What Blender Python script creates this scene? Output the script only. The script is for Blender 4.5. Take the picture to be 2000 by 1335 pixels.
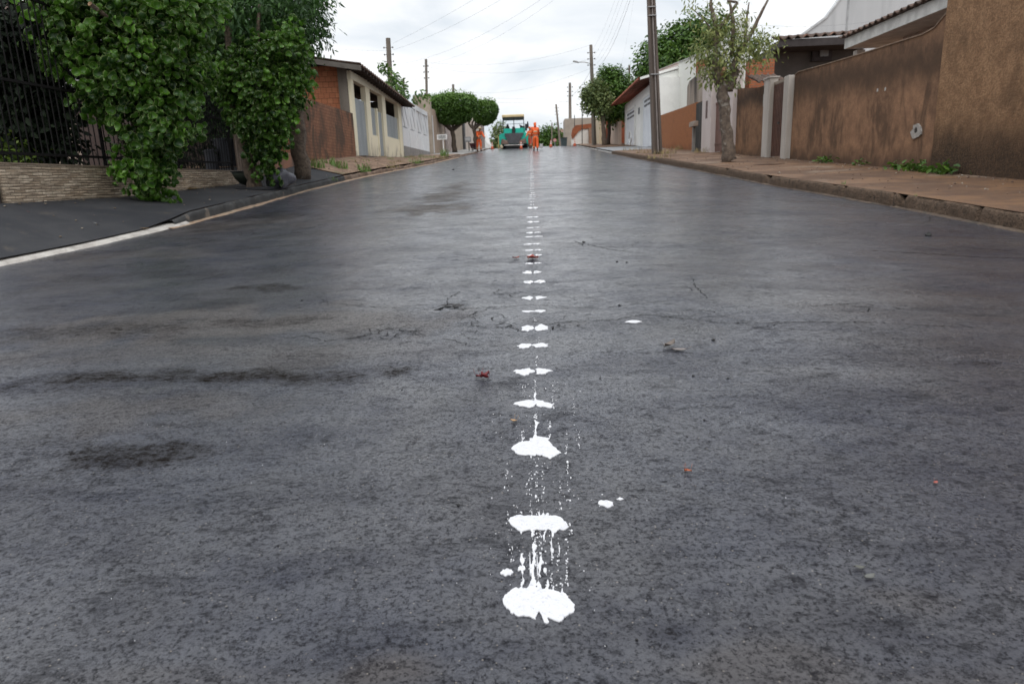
import bpy, bmesh, math, random
import numpy as np
from mathutils import Vector, Matrix
random.seed(7); rng = np.random.default_rng(7)
for o in list(bpy.data.objects): bpy.data.objects.remove(o)
S = bpy.context.scene
COL = S.collection
R = math.radians
PI = math.pi
# ------------------------------------------------------------------ camera
F = 1333.0                                   # focal length in 2000-px units (24 mm on 36 mm)
def camv(px, py): return np.array([px-1000.0, -(py-667.5), -F])
nrm = lambda v: v/np.linalg.norm(v)
UP = -nrm(camv(1200, 6200)); RD = nrm(camv(1038, 266))
YC = nrm(RD-(RD@UP)*UP); XC = np.cross(YC, UP)
CAM = np.array([0, 0, .95])
cd = bpy.data.cameras.new('camera'); cam = bpy.data.objects.new('camera', cd); COL.objects.link(cam)
mw = Matrix(((XC[0], XC[1], XC[2], CAM[0]), (YC[0], YC[1], YC[2], CAM[1]), (UP[0], UP[1], UP[2], CAM[2]), (0, 0, 0, 1)))
cam.matrix_world = mw
cd.sensor_width = 36; cd.lens = 24; cd.clip_start = .05; cd.clip_end = 3000
cd.dof.use_dof = True; cd.dof.focus_distance = 2.6; cd.dof.aperture_fstop = 6.3
S.camera = cam
S.render.resolution_x = 1024; S.render.resolution_y = 683
# ------------------------------------------------------------------ light
SUN_EL, SUN_AZ = 52, 178                       # azimuth measured from +Y towards +X
W = bpy.data.worlds.new('World'); S.world = W; W.use_nodes = True
nt = W.node_tree; nt.nodes.clear()
def wn(t, **k):
    n = nt.nodes.new(t)
    for a, b in k.items(): setattr(n, a, b)
    return n
out = wn('ShaderNodeOutputWorld'); bg = wn('ShaderNodeBackground'); sky = wn('ShaderNodeTexSky', sky_type='NISHITA')
sky.sun_disc = False; sky.sun_elevation = R(SUN_EL); sky.sun_rotation = R(SUN_AZ); sky.dust_density = 3
tc = wn('ShaderNodeTexCoord'); sep = wn('ShaderNodeSeparateXYZ'); nt.links.new(tc.outputs['Generated'], sep.inputs[0])
# project directions on a cloud layer: (x/(z+.25), y/(z+.25))
add = wn('ShaderNodeMath', operation='ADD'); add.inputs[1].default_value = .22; nt.links.new(sep.outputs[2], add.inputs[0])
mx = wn('ShaderNodeMath', operation='MAXIMUM'); mx.inputs[1].default_value = .08; nt.links.new(add.outputs[0], mx.inputs[0])
dx = wn('ShaderNodeMath', operation='DIVIDE'); nt.links.new(sep.outputs[0], dx.inputs[0]); nt.links.new(mx.outputs[0], dx.inputs[1])
dy = wn('ShaderNodeMath', operation='DIVIDE'); nt.links.new(sep.outputs[1], dy.inputs[0]); nt.links.new(mx.outputs[0], dy.inputs[1])
cb = wn('ShaderNodeCombineXYZ'); nt.links.new(dx.outputs[0], cb.inputs[0]); nt.links.new(dy.outputs[0], cb.inputs[1])
cn = wn('ShaderNodeTexNoise'); cn.inputs['Scale'].default_value = 1.5; cn.inputs['Detail'].default_value = 6; cn.inputs['Roughness'].default_value = .5; cn.inputs['Distortion'].default_value = .5
nt.links.new(cb.outputs[0], cn.inputs['Vector'])
cr = wn('ShaderNodeValToRGB'); nt.links.new(cn.outputs[0], cr.inputs[0])
e = cr.color_ramp.elements; e[0].position = .36; e[0].color = (6.3, 6.85, 7.4, 1); e[1].position = .60; e[1].color = (9.3, 9.35, 9.4, 1)
mixw = wn('ShaderNodeMix', data_type='RGBA'); mixw.inputs[0].default_value = .93
nt.links.new(sky.outputs[0], mixw.inputs[6]); nt.links.new(cr.outputs[0], mixw.inputs[7])
bg.inputs[1].default_value = .1
zen = wn('ShaderNodeMapRange'); zen.interpolation_type = 'SMOOTHSTEP'; zen.inputs[1].default_value = .50; zen.inputs[2].default_value = .98; zen.inputs[3].default_value = 1; zen.inputs[4].default_value = 2.1   # an overcast sky is brightest overhead
nt.links.new(sep.outputs[2], zen.inputs[0]); zm = wn('ShaderNodeVectorMath', operation='SCALE'); nt.links.new(mixw.outputs[2], zm.inputs[0]); nt.links.new(zen.outputs[0], zm.inputs['Scale'])
nt.links.new(zm.outputs[0], bg.inputs[0]); nt.links.new(bg.outputs[0], out.inputs[0])
sd = bpy.data.lights.new('sun', 'SUN'); sun = bpy.data.objects.new('sun', sd); COL.objects.link(sun)
sd.energy = .8; sd.angle = R(40); sd.color = (1, .97, .92)
sdir = Vector((math.sin(R(SUN_AZ))*math.cos(R(SUN_EL)), math.cos(R(SUN_AZ))*math.cos(R(SUN_EL)), math.sin(R(SUN_EL))))
sun.rotation_euler = sdir.to_track_quat('Z', 'Y').to_euler(); sun.location = (10, 10, 40)
S.view_settings.view_transform = 'Standard'; S.view_settings.look = 'None'; S.view_settings.gamma = 1; S.view_settings.exposure = .30
# ------------------------------------------------------------------ geometry of the place
def ray(px, py):
    v = camv(px, py); return np.array([v@XC, v@YC, v@UP])
def onX(px, py, X): v = ray(px, py); return CAM+v*(X/v[0])      # point on the plane x = X seen at a pixel
def onY(px, py, Y): v = ray(px, py); return CAM+v*(Y/v[1])
def PB(px, py, Y, rx, ry, rz): p = onY(px, py, Y); return (p[0], p[1], p[2], rx, ry, rz)
GR = .0551
def G(y):                                                       # street profile: climbs, then crests
    y = np.asarray(y, float)
    a = np.minimum(y, 64)*GR
    t = np.clip(y-64, 0, 16); return a+GR*t-GR*t*t/32
KRp = ([-5, 6.6, 9.2, 13, 23, 35, 50, 120], [4.62, 4.6, 4.6, 4.42, 4.34, 4.15, 4.1, 4.1])
KLp = ([-5, 6.4, 7.5, 9.3, 11, 16, 21, 30, 48, 120], [-5.15, -5.1, -4.93, -4.84, -4.9, -5.14, -5.15, -4.45, -3.95, -4.0])
def KR(y): return np.interp(y, *KRp)
def KL(y): return np.interp(y, *KLp)
def crown(x, y):
    r = np.where(x > 0, (np.abs(x)/KR(y))**2*.09, (np.abs(x)/-KL(y))**2*.05); return -r
def RZ(x, y): return G(y)+crown(np.asarray(x, float), np.asarray(y, float))
def onRoad(px, py, off=0.0):
    v = ray(px, py); t = (off-CAM[2])/(v[2]-GR*v[1]); p = CAM+v*t
    for _ in range(3):
        t = (off+float(crown(p[0], p[1]))-CAM[2])/(v[2]-GR*v[1]); p = CAM+v*t
    return p
# left verge/sidewalk height at the fence line x = XL
XL, XR = -6.5, 7.0
def LW(y): return np.interp(y, [-5, 6, 8.5, 10.9, 15.1, 20.2, 26, 35.4, 47, 64, 80, 120], [.80, .86, .87, .87, 1.01, 1.60, 1.90, 2.10, 2.66, 3.58, 4.0, 4.0])
def LK(y): return RZ(KL(y), y)+np.interp(y, [-5, 8.6, 9.8, 40, 50], [.035, .035, .15, .13, .08])
def LS(x, y):
    t = np.clip((x-KL(y))/(XL-KL(y)), 0, 1); return LK(y)+(LW(y)-LK(y))*t
def RS(x, y): return RZ(KR(y), y)+.175+.012*np.clip((x-KR(y))/(XR-KR(y)), 0, 1)
# ------------------------------------------------------------------ numpy noise
def vn(x, y, seed=0):
    xi = np.floor(x).astype(np.int64); yi = np.floor(y).astype(np.int64); xf = x-xi; yf = y-yi
    def h(a, b):
        n = (a*374761393+b*668265263+seed*982451653) & 0x7fffffff
        n = ((n ^ (n >> 13))*1274126177) & 0x7fffffff
        return ((n ^ (n >> 16)) & 0xffff)/65535.0
    u = xf*xf*(3-2*xf); v = yf*yf*(3-2*yf)
    return (h(xi, yi)*(1-u)+h(xi+1, yi)*u)*(1-v)+(h(xi, yi+1)*(1-u)+h(xi+1, yi+1)*u)*v
def fbm(x, y, o=4, seed=0):
    s = 0; a = .5; t = 0
    for i in range(o): s = s+a*vn(x*2**i, y*2**i, seed+i*7); t += a; a *= .5
    return s/t
# ------------------------------------------------------------------ materials
MATS = {}
class NB:                                     # small node-building helper
    def __init__(s, name):
        s.m = bpy.data.materials.new(name); s.m.use_nodes = True; s.t = s.m.node_tree; s.b = s.t.nodes['Principled BSDF']; s.out = s.t.nodes['Material Output']
        s.tc = s.t.nodes.new('ShaderNodeTexCoord')
    def n(s, t, **k):
        n = s.t.nodes.new(t)
        for a, b in k.items(): setattr(n, a, b)
        return n
    def l(s, a, b): s.t.links.new(a, b)
    def mapv(s, scale=(1, 1, 1), src=None, rot=(0, 0, 0)):
        m = s.n('ShaderNodeMapping'); m.inputs['Scale'].default_value = scale; m.inputs['Rotation'].default_value = rot
        s.l(src or s.tc.outputs['Object'], m.inputs[0]); return m.outputs[0]
    def noise(s, scale, detail=4, rough=.55, vec=None, dist=0, out=0):
        n = s.n('ShaderNodeTexNoise'); n.inputs['Scale'].default_value = scale; n.inputs['Detail'].default_value = detail
        n.inputs['Roughness'].default_value = rough; n.inputs['Distortion'].default_value = dist
        s.l(vec or s.tc.outputs['Object'], n.inputs['Vector']); return n.outputs[out]
    def ramp(s, fac, p0, p1, v0=0., v1=1.):
        n = s.n('ShaderNodeMapRange'); n.interpolation_type = 'SMOOTHSTEP'
        n.inputs[1].default_value = p0; n.inputs[2].default_value = p1; n.inputs[3].default_value = v0; n.inputs[4].default_value = v1
        s.l(fac, n.inputs[0]); return n.outputs[0]
    def math(s, op, a, b=None, c=None):
        n = s.n('ShaderNodeMath', operation=op)
        for i, v in enumerate((a, b, c)):
            if v is None: continue
            if isinstance(v, (int, float)): n.inputs[i].default_value = v
            else: s.l(v, n.inputs[i])
        return n.outputs[0]
    def mix(s, fac, a, b, mode='MIX'):
        n = s.n('ShaderNodeMix', data_type='RGBA', blend_type=mode)
        for i, v in ((0, fac), (6, a), (7, b)):
            if isinstance(v, (int, float)): n.inputs[i].default_value = v
            elif isinstance(v, (tuple, list)): n.inputs[i].default_value = (*v, 1)
            else: s.l(v, n.inputs[i])
        return n.outputs[2]
    def bump(s, h, strength=.5, dist=.01, prev=None):
        n = s.n('ShaderNodeBump'); n.inputs['Strength'].default_value = strength; n.inputs['Distance'].default_value = dist
        s.l(h, n.inputs['Height'])
        if prev is not None: s.l(prev, n.inputs['Normal'])
        return n.outputs[0]
    def attr(s, name):
        n = s.n('ShaderNodeAttribute'); n.attribute_name = name; return n.outputs['Fac']
    def done(s, col=None, rough=None, normal=None, **kw):
        def put(k, v):
            if v is None: return
            if isinstance(v, (int, float)): s.b.inputs[k].default_value = v
            elif isinstance(v, (tuple, list)): s.b.inputs[k].default_value = (*v, 1)
            else: s.l(v, s.b.inputs[k])
        put('Base Color', col); put('Roughness', rough)
        if normal is not None: s.l(normal, s.b.inputs['Normal'])
        for k, v in kw.items(): put(k.replace('_', ' '), v)
        return s.m
def surf(name, c1=(), c2=None, scale=3., c3=None, s3=1.2, t3=(.55, .7), rough=.75, bs=60., bstr=.3, bd=.004, streak=False, metal=0., spec=.5):
    """two-tone noisy surface with optional stain colour c3 (its own noise) and bump"""
    if name in MATS: return MATS[name]
    b = NB(name); c2 = c2 or tuple(v*.75 for v in c1)
    v = b.mapv((1, 1, .18)) if streak else None
    n1 = b.noise(scale, 6, .6, v)
    col = b.mix(b.ramp(n1, .35, .65), c1, c2)
    if c3:
        n2 = b.noise(s3, 6, .62, v, .3); col = b.mix(b.ramp(n2, *t3), col, c3)
    n3 = b.noise(bs, 4, .6)
    col = b.mix(b.ramp(n3, .3, .7, 0, .18), col, (0, 0, 0))
    r = b.ramp(n1, .3, .7, rough-.08, min(1, rough+.08))
    MATS[name] = b.done(col, r, b.bump(n3, bstr, bd), Metallic=metal, Specular_IOR_Level=spec); return MATS[name]
def stained_wall(name, c1, c2, mold=(.02, .017, .014), top=None, bot=None, band=None, bs=38., bstr=.9, bd=.02, amount=.5, lo=(.52, .72)):
    """rendered wall with vertical streaks of mould; bot/top = (z at which moisture stain starts fading, reach) measured along the sloping street"""
    b = NB(name)
    geo = b.n('ShaderNodeNewGeometry'); sx = b.n('ShaderNodeSeparateXYZ'); b.l(geo.outputs['Position'], sx.inputs[0])
    st = b.noise(2.2, 8, .7, b.mapv((1, 1, .42)), .5)
    bl = b.noise(.9, 6, .6, b.mapv((1, 1, .8)), .5)
    n1 = b.noise(5, 8, .75)
    col = b.mix(b.ramp(n1, .36, .62), c1, c2)
    m = b.ramp(b.math('ADD', b.math('MULTIPLY', st, .6), b.math('MULTIPLY', bl, .4)), lo[0], lo[1], 0, amount)
    # height above the sloping ground
    h = b.math('SUBTRACT', sx.outputs[2], b.math('MULTIPLY', sx.outputs[1], GR))
    hn = b.math('ADD', h, b.math('MULTIPLY', b.math('SUBTRACT', st, .5), 1.1))
    if bot: m = b.math('MAXIMUM', m, b.ramp(hn, bot[0], bot[1], bot[2], 0))
    if band:                                   # moist dark band at some height
        d = b.math('ABSOLUTE', b.math('SUBTRACT', hn, band[0])); m = b.math('MAXIMUM', m, b.ramp(d, 0, band[1], band[2], 0))
    if top:
        ht = b.math('ADD', h, b.math('MULTIPLY', b.math('SUBTRACT', st, .5), .8)); m = b.math('MAXIMUM', m, b.ramp(ht, top[0], top[1], 0, top[2]))
    col = b.mix(m, col, mold)
    n3 = b.noise(bs, 5, .7)
    col = b.mix(b.ramp(n3, .40, .62, .0, .55), col, tuple(v*.35 for v in c1))
    return b.done(col, .93, b.bump(n3, bstr, bd), Specular_IOR_Level=.25)
def brick(name, axis='y', c1=(.42, .13, .055), c2=(.30, .09, .045), mortar=(.16, .09, .06), bw=.24, bh=.19, ms=.012, stain=.0, stainc=(.05, .035, .028), lines=0):
    b = NB(name); sx = b.n('ShaderNodeSeparateXYZ'); b.l(b.tc.outputs['Object'], sx.inputs[0])
    cb_ = b.n('ShaderNodeCombineXYZ'); b.l(sx.outputs[1 if axis == 'y' else 0], cb_.inputs[0]); b.l(sx.outputs[2], cb_.inputs[1])
    t = b.n('ShaderNodeTexBrick'); b.l(cb_.outputs[0], t.inputs['Vector']); t.inputs['Scale'].default_value = 1
    t.inputs['Brick Width'].default_value = bw; t.inputs['Row Height'].default_value = bh; t.inputs['Mortar Size'].default_value = ms
    t.inputs['Color1'].default_value = (*c1, 1); t.inputs['Color2'].default_value = (*c2, 1); t.inputs['Mortar'].default_value = (*mortar, 1)
    n = b.noise(30, 4, .6); col = b.mix(b.ramp(n, .3, .8, 0, .35), t.outputs[0], tuple(v*.4 for v in c1))
    h = b.math('SUBTRACT', 1, t.outputs['Fac'])
    if lines:                                 # ribs of hollow clay blocks
        w = b.n('ShaderNodeTexWave', wave_type='BANDS', bands_direction='Z'); w.inputs['Scale'].default_value = lines; b.l(b.tc.outputs['Object'], w.inputs[0])
        col = b.mix(b.ramp(w.outputs['Fac'], .0, .45, .55, 0), col, tuple(v*.35 for v in c1)); 
    if stain:
        s_ = b.noise(1.3, 8, .72, b.mapv((1, 1, .55)), .6); col = b.mix(b.ramp(s_, .60-stain*.3, .72-stain*.2, 0, .9), col, stainc)
    return b.done(col, .9, b.bump(h, .7, .012), Specular_IOR_Level=.25)
def leafmat(name, lo, hi, rim=None, rough=.42, trans=.22):
    b = NB(name); v = b.attr('var'); col = b.mix(v, lo, hi)
    n = b.noise(14, 3, .6); col = b.mix(b.ramp(n, .3, .7, 0, .3), col, tuple(x*.5 for x in lo))
    if rim: col = b.mix(b.attr('rim'), col, rim)
    b.done(col, rough, None, Specular_IOR_Level=.32)
    tr = b.n('ShaderNodeBsdfTranslucent'); b.l(b.mix(.5, col, hi), tr.inputs[0]); ms = b.n('ShaderNodeMixShader'); ms.inputs[0].default_value = trans
    b.l(b.b.outputs[0], ms.inputs[1]); b.l(tr.outputs[0], ms.inputs[2]); b.l(ms.outputs[0], b.out.inputs[0]); return b.m
def plain(name, c, rough=.6, metal=0., v=.12, spec=.5): return surf(name, c, tuple(x*(1-v) for x in c), 5, rough=rough, bs=90, bstr=.08, bd=.002, metal=metal, spec=spec)
# ------------------------------------------------------------------ mesh building
LOC = {}
class MB:
    def __init__(s): s.v = []; s.f = []; s.mi = []; s.cur = 0
    def add(s, vs, fs):
        s.pc = getattr(s, 'pc', []); s.pc.append((len(s.v), len(s.f), len(vs), len(fs)))
        o = len(s.v); s.v += [tuple(map(float, p)) for p in vs]; s.f += [tuple(i+o for i in f) for f in fs]; s.mi += [s.cur]*len(fs); return s
    def box(s, x0, y0, z0, x1, y1, z1):
        x0, x1 = min(x0, x1), max(x0, x1); y0, y1 = min(y0, y1), max(y0, y1); z0, z1 = min(z0, z1), max(z0, z1)
        return s.add([(x0, y0, z0), (x1, y0, z0), (x1, y1, z0), (x0, y1, z0), (x0, y0, z1), (x1, y0, z1), (x1, y1, z1), (x0, y1, z1)],
                     [(0, 3, 2, 1), (4, 5, 6, 7), (0, 1, 5, 4), (1, 2, 6, 5), (2, 3, 7, 6), (3, 0, 4, 7)])
    def hexa(s, b, t):                        # bottom 4 pts, top 4 pts
        return s.add(list(b)+list(t), [(0, 3, 2, 1), (4, 5, 6, 7), (0, 1, 5, 4), (1, 2, 6, 5), (2, 3, 7, 6), (3, 0, 4, 7)])
    def prismX(s, pts, x0, x1):               # polygon in (y,z)
        n = len(pts); vs = [(x0, *p) for p in pts]+[(x1, *p) for p in pts]
        return s.add(vs, [tuple(range(n)), tuple(range(2*n-1, n-1, -1))]+[(i, i+n, (i+1) % n+n, (i+1) % n) for i in range(n)])
    def prismY(s, pts, y0, y1):               # polygon in (x,z)
        n = len(pts); vs = [(p[0], y0, p[1]) for p in pts]+[(p[0], y1, p[1]) for p in pts]
        return s.add(vs, [tuple(range(n)), tuple(range(2*n-1, n-1, -1))]+[(i, i+n, (i+1) % n+n, (i+1) % n) for i in range(n)])
    def tube(s, pts, rad, n=8, cap=True):
        P = [Vector(p) for p in pts]; rad = rad if hasattr(rad, '__len__') else [rad]*len(P)
        vs = []; ref = None
        for i, p in enumerate(P):
            d = (P[min(i+1, len(P)-1)]-P[max(i-1, 0)]).normalized()
            if ref is None: ref = Vector((0, 0, 1)) if abs(d.z) < .9 else Vector((1, 0, 0))
            a = d.cross(ref).normalized(); b_ = a.cross(d).normalized(); ref = b_ if abs(b_.dot(d)) < .9 else ref
            for k in range(n): t = 2*PI*k/n; vs.append(p+(a*math.cos(t)+b_*math.sin(t))*rad[i])
        fs = [(i*n+k, i*n+(k+1) % n, (i+1)*n+(k+1) % n, (i+1)*n+k) for i in range(len(P)-1) for k in range(n)]
        if cap: fs += [tuple(range(n-1, -1, -1)), tuple((len(P)-1)*n+k for k in range(n))]
        return s.add(vs, fs)
    def lathe(s, c, prof, n=16, axis='z'):    # prof: (r, h)
        vs = []
        for r, h in prof:
            for k in range(n):
                t = 2*PI*k/n; a, b_ = r*math.cos(t), r*math.sin(t)
                vs.append({'z': (c[0]+a, c[1]+b_, c[2]+h), 'x': (c[0]+h, c[1]+a, c[2]+b_), 'y': (c[0]+a, c[1]+h, c[2]+b_)}[axis])
        fs = [(i*n+k, i*n+(k+1) % n, (i+1)*n+(k+1) % n, (i+1)*n+k) for i in range(len(prof)-1) for k in range(n)]
        fs += [tuple(range(n-1, -1, -1)), tuple((len(prof)-1)*n+k for k in range(n))]
        return s.add(vs, fs)
    def blob(s, c, r, seed=0, n=10, amp=.2):
        rr = random.Random(seed); ph = [(rr.uniform(1, 3), rr.uniform(0, 6), rr.uniform(1, 3), rr.uniform(0, 6)) for _ in range(4)]
        vs = []; m = n//2+1
        for i in range(m+1):
            a = PI*i/m
            for k in range(n):
                t = 2*PI*k/n; q = 1+amp*sum(math.sin(p[0]*a+p[1])*math.sin(round(p[2])*t+p[3]) for p in ph)/2
                vs.append((c[0]+r[0]*q*math.sin(a)*math.cos(t), c[1]+r[1]*q*math.sin(a)*math.sin(t), c[2]+r[2]*q*math.cos(a)))
        return s.add(vs, [(i*n+k, (i+1)*n+k, (i+1)*n+(k+1) % n, i*n+(k+1) % n) for i in range(m) for k in range(n)])
    def build(s, name, mat, parent=None, loc=None, smooth=False, bevel=0, rz=0):
        me = bpy.data.meshes.new(name); base = LOC.get(parent.name, (0, 0, 0)) if parent else (loc if loc is not None else s.base())
        me.from_pydata([(p[0]-base[0], p[1]-base[1], p[2]-base[2]) for p in s.v], [], s.f)
        o = bpy.data.objects.new(name, me); COL.objects.link(o)
        for m in (mat if isinstance(mat, (list, tuple)) else [mat]): me.materials.append(m)
        me.polygons.foreach_set('material_index', s.mi)
        if smooth: me.polygons.foreach_set('use_smooth', [True]*len(me.polygons))
        bm = bmesh.new(); bm.from_mesh(me)
        bmesh.ops.recalc_face_normals(bm, faces=bm.faces)
        if bevel:
            bmesh.ops.remove_doubles(bm, verts=bm.verts, dist=1e-5)
            ed = [e_ for e_ in bm.edges if len(e_.link_faces) == 2 and e_.calc_face_angle(0) > .6]
            bmesh.ops.bevel(bm, geom=ed, offset=bevel, segments=1, affect='EDGES', clamp_overlap=True)
        big = [f for f in bm.faces if len(f.verts) > 4]
        if big: bmesh.ops.triangulate(bm, faces=big)
        bm.to_mesh(me); bm.free()
        if parent: o.parent = parent
        else: o.location = base
        LOC[o.name] = base
        return o
    def each(s, name, mat, parent, **k):
        r = []
        for v0, f0, nv, nf in s.pc:
            q = MB(); q.v = s.v[v0:v0+nv]; q.f = [tuple(i-v0 for i in f) for f in s.f[f0:f0+nf]]; q.mi = [0]*nf; q.pc = []; r.append(q.build(name, mat, parent, **k))
        return r
    def base(s):
        a = np.array(s.v); return (float((a[:, 0].min()+a[:, 0].max())/2), float((a[:, 1].min()+a[:, 1].max())/2), float(a[:, 2].min()))
def tag(o, label=None, cat=None, group=None, kind=None):
    if label: o['label'] = label
    if cat: o['category'] = cat
    if group: o['group'] = group
    if kind: o['kind'] = kind
    return o
def thing(name, label, cat, loc, group=None, rz=0):
    o = bpy.data.objects.new(name, None); COL.objects.link(o); o.location = loc; o.rotation_euler = (0, 0, rz); o.empty_display_size = .2
    LOC[o.name] = tuple(loc) if rz == 0 else (0, 0, 0)
    return tag(o, label, cat, group)
def local(name, label, cat, group=None):      # thing whose parts are written in local coordinates; place it afterwards
    o = thing(name, label, cat, (0, 0, 0), group); return o
def copy_tree(o, parent=None):
    c = o.copy(); COL.objects.link(c)
    if parent: c.parent = parent
    for ch in list(o.children): copy_tree(ch, c)
    return c
def gridmesh(name, X, Y, Z, mat, attrs=None, kind='structure', smooth=True):
    h, w = X.shape; me = bpy.data.meshes.new(name); co = np.stack([X, Y, Z], -1).reshape(-1, 3).astype(np.float32)
    idx = np.arange(h*w).reshape(h, w); q = np.stack([idx[:-1, :-1], idx[:-1, 1:], idx[1:, 1:], idx[1:, :-1]], -1).reshape(-1, 4)
    me.vertices.add(len(co)); me.vertices.foreach_set('co', co.ravel()); me.loops.add(q.size); me.loops.foreach_set('vertex_index', q.ravel().astype(np.int32))
    me.polygons.add(len(q)); me.polygons.foreach_set('loop_start', np.arange(0, q.size, 4, dtype=np.int32)); me.polygons.foreach_set('loop_total', np.full(len(q), 4, np.int32))
    me.update(calc_edges=True); me.validate()
    if smooth: me.polygons.foreach_set('use_smooth', np.ones(len(me.polygons), bool))
    for k, a in (attrs or {}).items():
        at = me.attributes.new(k, 'FLOAT', 'POINT'); at.data.foreach_set('value', a.ravel().astype(np.float32))
    me.materials.append(mat); o = bpy.data.objects.new(name, me); COL.objects.link(o)
    if kind: o['kind'] = kind
    return o
# ------------------------------------------------------------------ leaves
def tmpl(kind):
    if kind == 'long':                        # narrow drooping leaf
        v = [(0, 0, 0), (.13, .3, .02), (-.13, .3, .02), (.12, .65, -.02), (-.12, .65, -.02), (0, 1, -.12)]
        return np.array(v), [(0, 1, 2), (1, 3, 4, 2), (3, 5, 4)], None
    if kind == 'oval':
        v = [(0, 0, 0), (.27, .35, .06), (0, .4, -.02), (-.27, .35, .06), (.2, .75, .03), (0, .75, -.05), (-.2, .75, .03), (0, 1, -.08)]
        return np.array(v), [(0, 1, 2), (0, 2, 3), (1, 4, 5, 2), (2, 5, 6, 3), (4, 7, 5), (5, 7, 6)], None
    if kind == 'small':
        v = [(0, 0, 0), (.3, .5, .06), (0, 1, -.05), (-.3, .5, .06)]
        return np.array(v), [(0, 1, 2), (0, 2, 3)], None
    n = 10; v = [(0, .40, -.16)]; rim = [0.]   # 'round': cupped, wavy leaf with a thin pale margin
    for ring, (q, z, rr) in enumerate(((.34, -.05, 0.), (.47, .09, 0.), (.50, .13, 1.))):
        for k in range(n):
            t = 2*PI*k/n+PI/2; w = (1.18 if k == 0 else .78 if k == n//2 else 1.04 if k % 2 else .94); v.append((q*w*math.cos(t), .45+q*w*math.sin(t)*.95, z*(1.5 if k % 2 else .5)+.10*abs(math.cos(t)))); rim.append(rr)
    f = [(0, 1+k, 1+(k+1) % n) for k in range(n)]
    for r_ in range(2): f += [(1+r_*n+k, 1+(r_+1)*n+k, 1+(r_+1)*n+(k+1) % n, 1+r_*n+(k+1) % n) for k in range(n)]
    return np.array(v), f, np.array(rim)
def leaves(name, P, size, kind, mat, parent=None, dirs=None, up=.5, droop=0., var=None, jit=.35, rg=None):
    rg = rg or rng; N = len(P); T, Fs, rim = tmpl(kind)
    nz = rg.normal(size=(N, 3)); nz[:, 2] = np.abs(nz[:, 2])*.6+up
    if dirs is not None: nz += dirs*.9
    nz /= np.linalg.norm(nz, axis=1)[:, None]
    t = rg.normal(size=(N, 3)); t[:, 2] -= droop*2
    if dirs is not None: t += dirs*.7
    ty = t-(t*nz).sum(1)[:, None]*nz; ty /= np.linalg.norm(ty, axis=1)[:, None]+1e-9
    tx = np.cross(ty, nz); s = size*(1+jit*(rg.random(N)*2-1))
    V = P[:, None, :]+s[:, None, None]*(T[None, :, 0:1]*tx[:, None]+T[None, :, 1:2]*ty[:, None]+T[None, :, 2:3]*nz[:, None])
    k = len(T); base = LOC.get(parent.name, (0, 0, 0)) if parent else P.mean(0)*np.array([1, 1, 0])+np.array([0, 0, P[:, 2].min()])
    co = (V-np.array(base)).reshape(-1, 3).astype(np.float32)
    li = np.concatenate([np.array(f) for f in Fs]); lt = np.array([len(f) for f in Fs]); nl = len(li)
    LI = (li[None]+(np.arange(N)*k)[:, None]).ravel().astype(np.int32); LT = np.tile(lt, N).astype(np.int32); LS_ = np.concatenate([[0], np.cumsum(LT)[:-1]]).astype(np.int32)
    me = bpy.data.meshes.new(name); me.vertices.add(len(co)); me.vertices.foreach_set('co', co.ravel()); me.loops.add(len(LI)); me.loops.foreach_set('vertex_index', LI)
    me.polygons.add(len(LT)); me.polygons.foreach_set('loop_start', LS_); me.polygons.foreach_set('loop_total', LT); me.update(calc_edges=True)
    me.polygons.foreach_set('use_smooth', np.ones(len(LT), bool))
    vv = rg.random(N) if var is None else var
    a = me.attributes.new('var', 'FLOAT', 'POINT'); a.data.foreach_set('value', np.repeat(vv, k).astype(np.float32))
    a = me.attributes.new('rim', 'FLOAT', 'POINT'); a.data.foreach_set('value', np.tile(rim if rim is not None else np.zeros(k), N).astype(np.float32))
    me.materials.append(mat); o = bpy.data.objects.new(name, me); COL.objects.link(o)
    if parent: o.parent = parent
    else: o.location = base
    LOC[o.name] = tuple(base); return o
def crown_pts(blobs, n, clump=.25, per=9, shell=.45, seed=1, zmin=None):
    """points clumped through ellipsoids (x,y,z,rx,ry,rz); returns points, outward directions, clump tone"""
    rg = np.random.default_rng(seed); B = np.array(blobs, float); vol = B[:, 3]*B[:, 4]*B[:, 5]; nc = max(1, n//per)
    pick = rg.choice(len(B), nc, p=(vol**.7)/(vol**.7).sum()); d = rg.normal(size=(nc, 3)); d /= np.linalg.norm(d, axis=1)[:, None]
    r = 1-shell*rg.random(nc)**1.6
    c = B[pick, :3]+d*r[:, None]*B[pick, 3:6]; tone = rg.random(nc)
    P = np.repeat(c, per, 0)+rg.normal(size=(nc*per, 3))*clump*.5; D = np.repeat(d, per, 0); Tn = np.clip(np.repeat(tone**1.6, per)*.75+rg.random(nc*per)**2*.4, 0, 1)
    return P, D, Tn
BARK = surf('bark', (.17, .125, .09), (.08, .06, .045), 14, (.22, .2, .17), 3, rough=.9, bs=45, bstr=1, bd=.02)
BARKD = surf('dark_bark', (.10, .075, .055), (.05, .038, .03), 12, rough=.9, bs=45, bstr=1, bd=.02)
def trunk_mb(limbs, n=9):
    m = MB()
    for pts, rad in limbs:
        P = [Vector(p) for p in pts]; Q = []; rr = []
        for i in range(len(P)-1):
            for k in range(4):
                t = k/4; q = P[i].lerp(P[i+1], t); j = rad[i]*.18; Q.append(q+Vector((random.uniform(-j, j), random.uniform(-j, j), 0)) if (i or k) else q); rr.append((rad[i]*(1-t)+rad[i+1]*t)*random.uniform(.92, 1.1))
        Q.append(P[-1]); rr.append(rad[-1]); m.tube(Q, rr, n)
    return m
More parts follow.
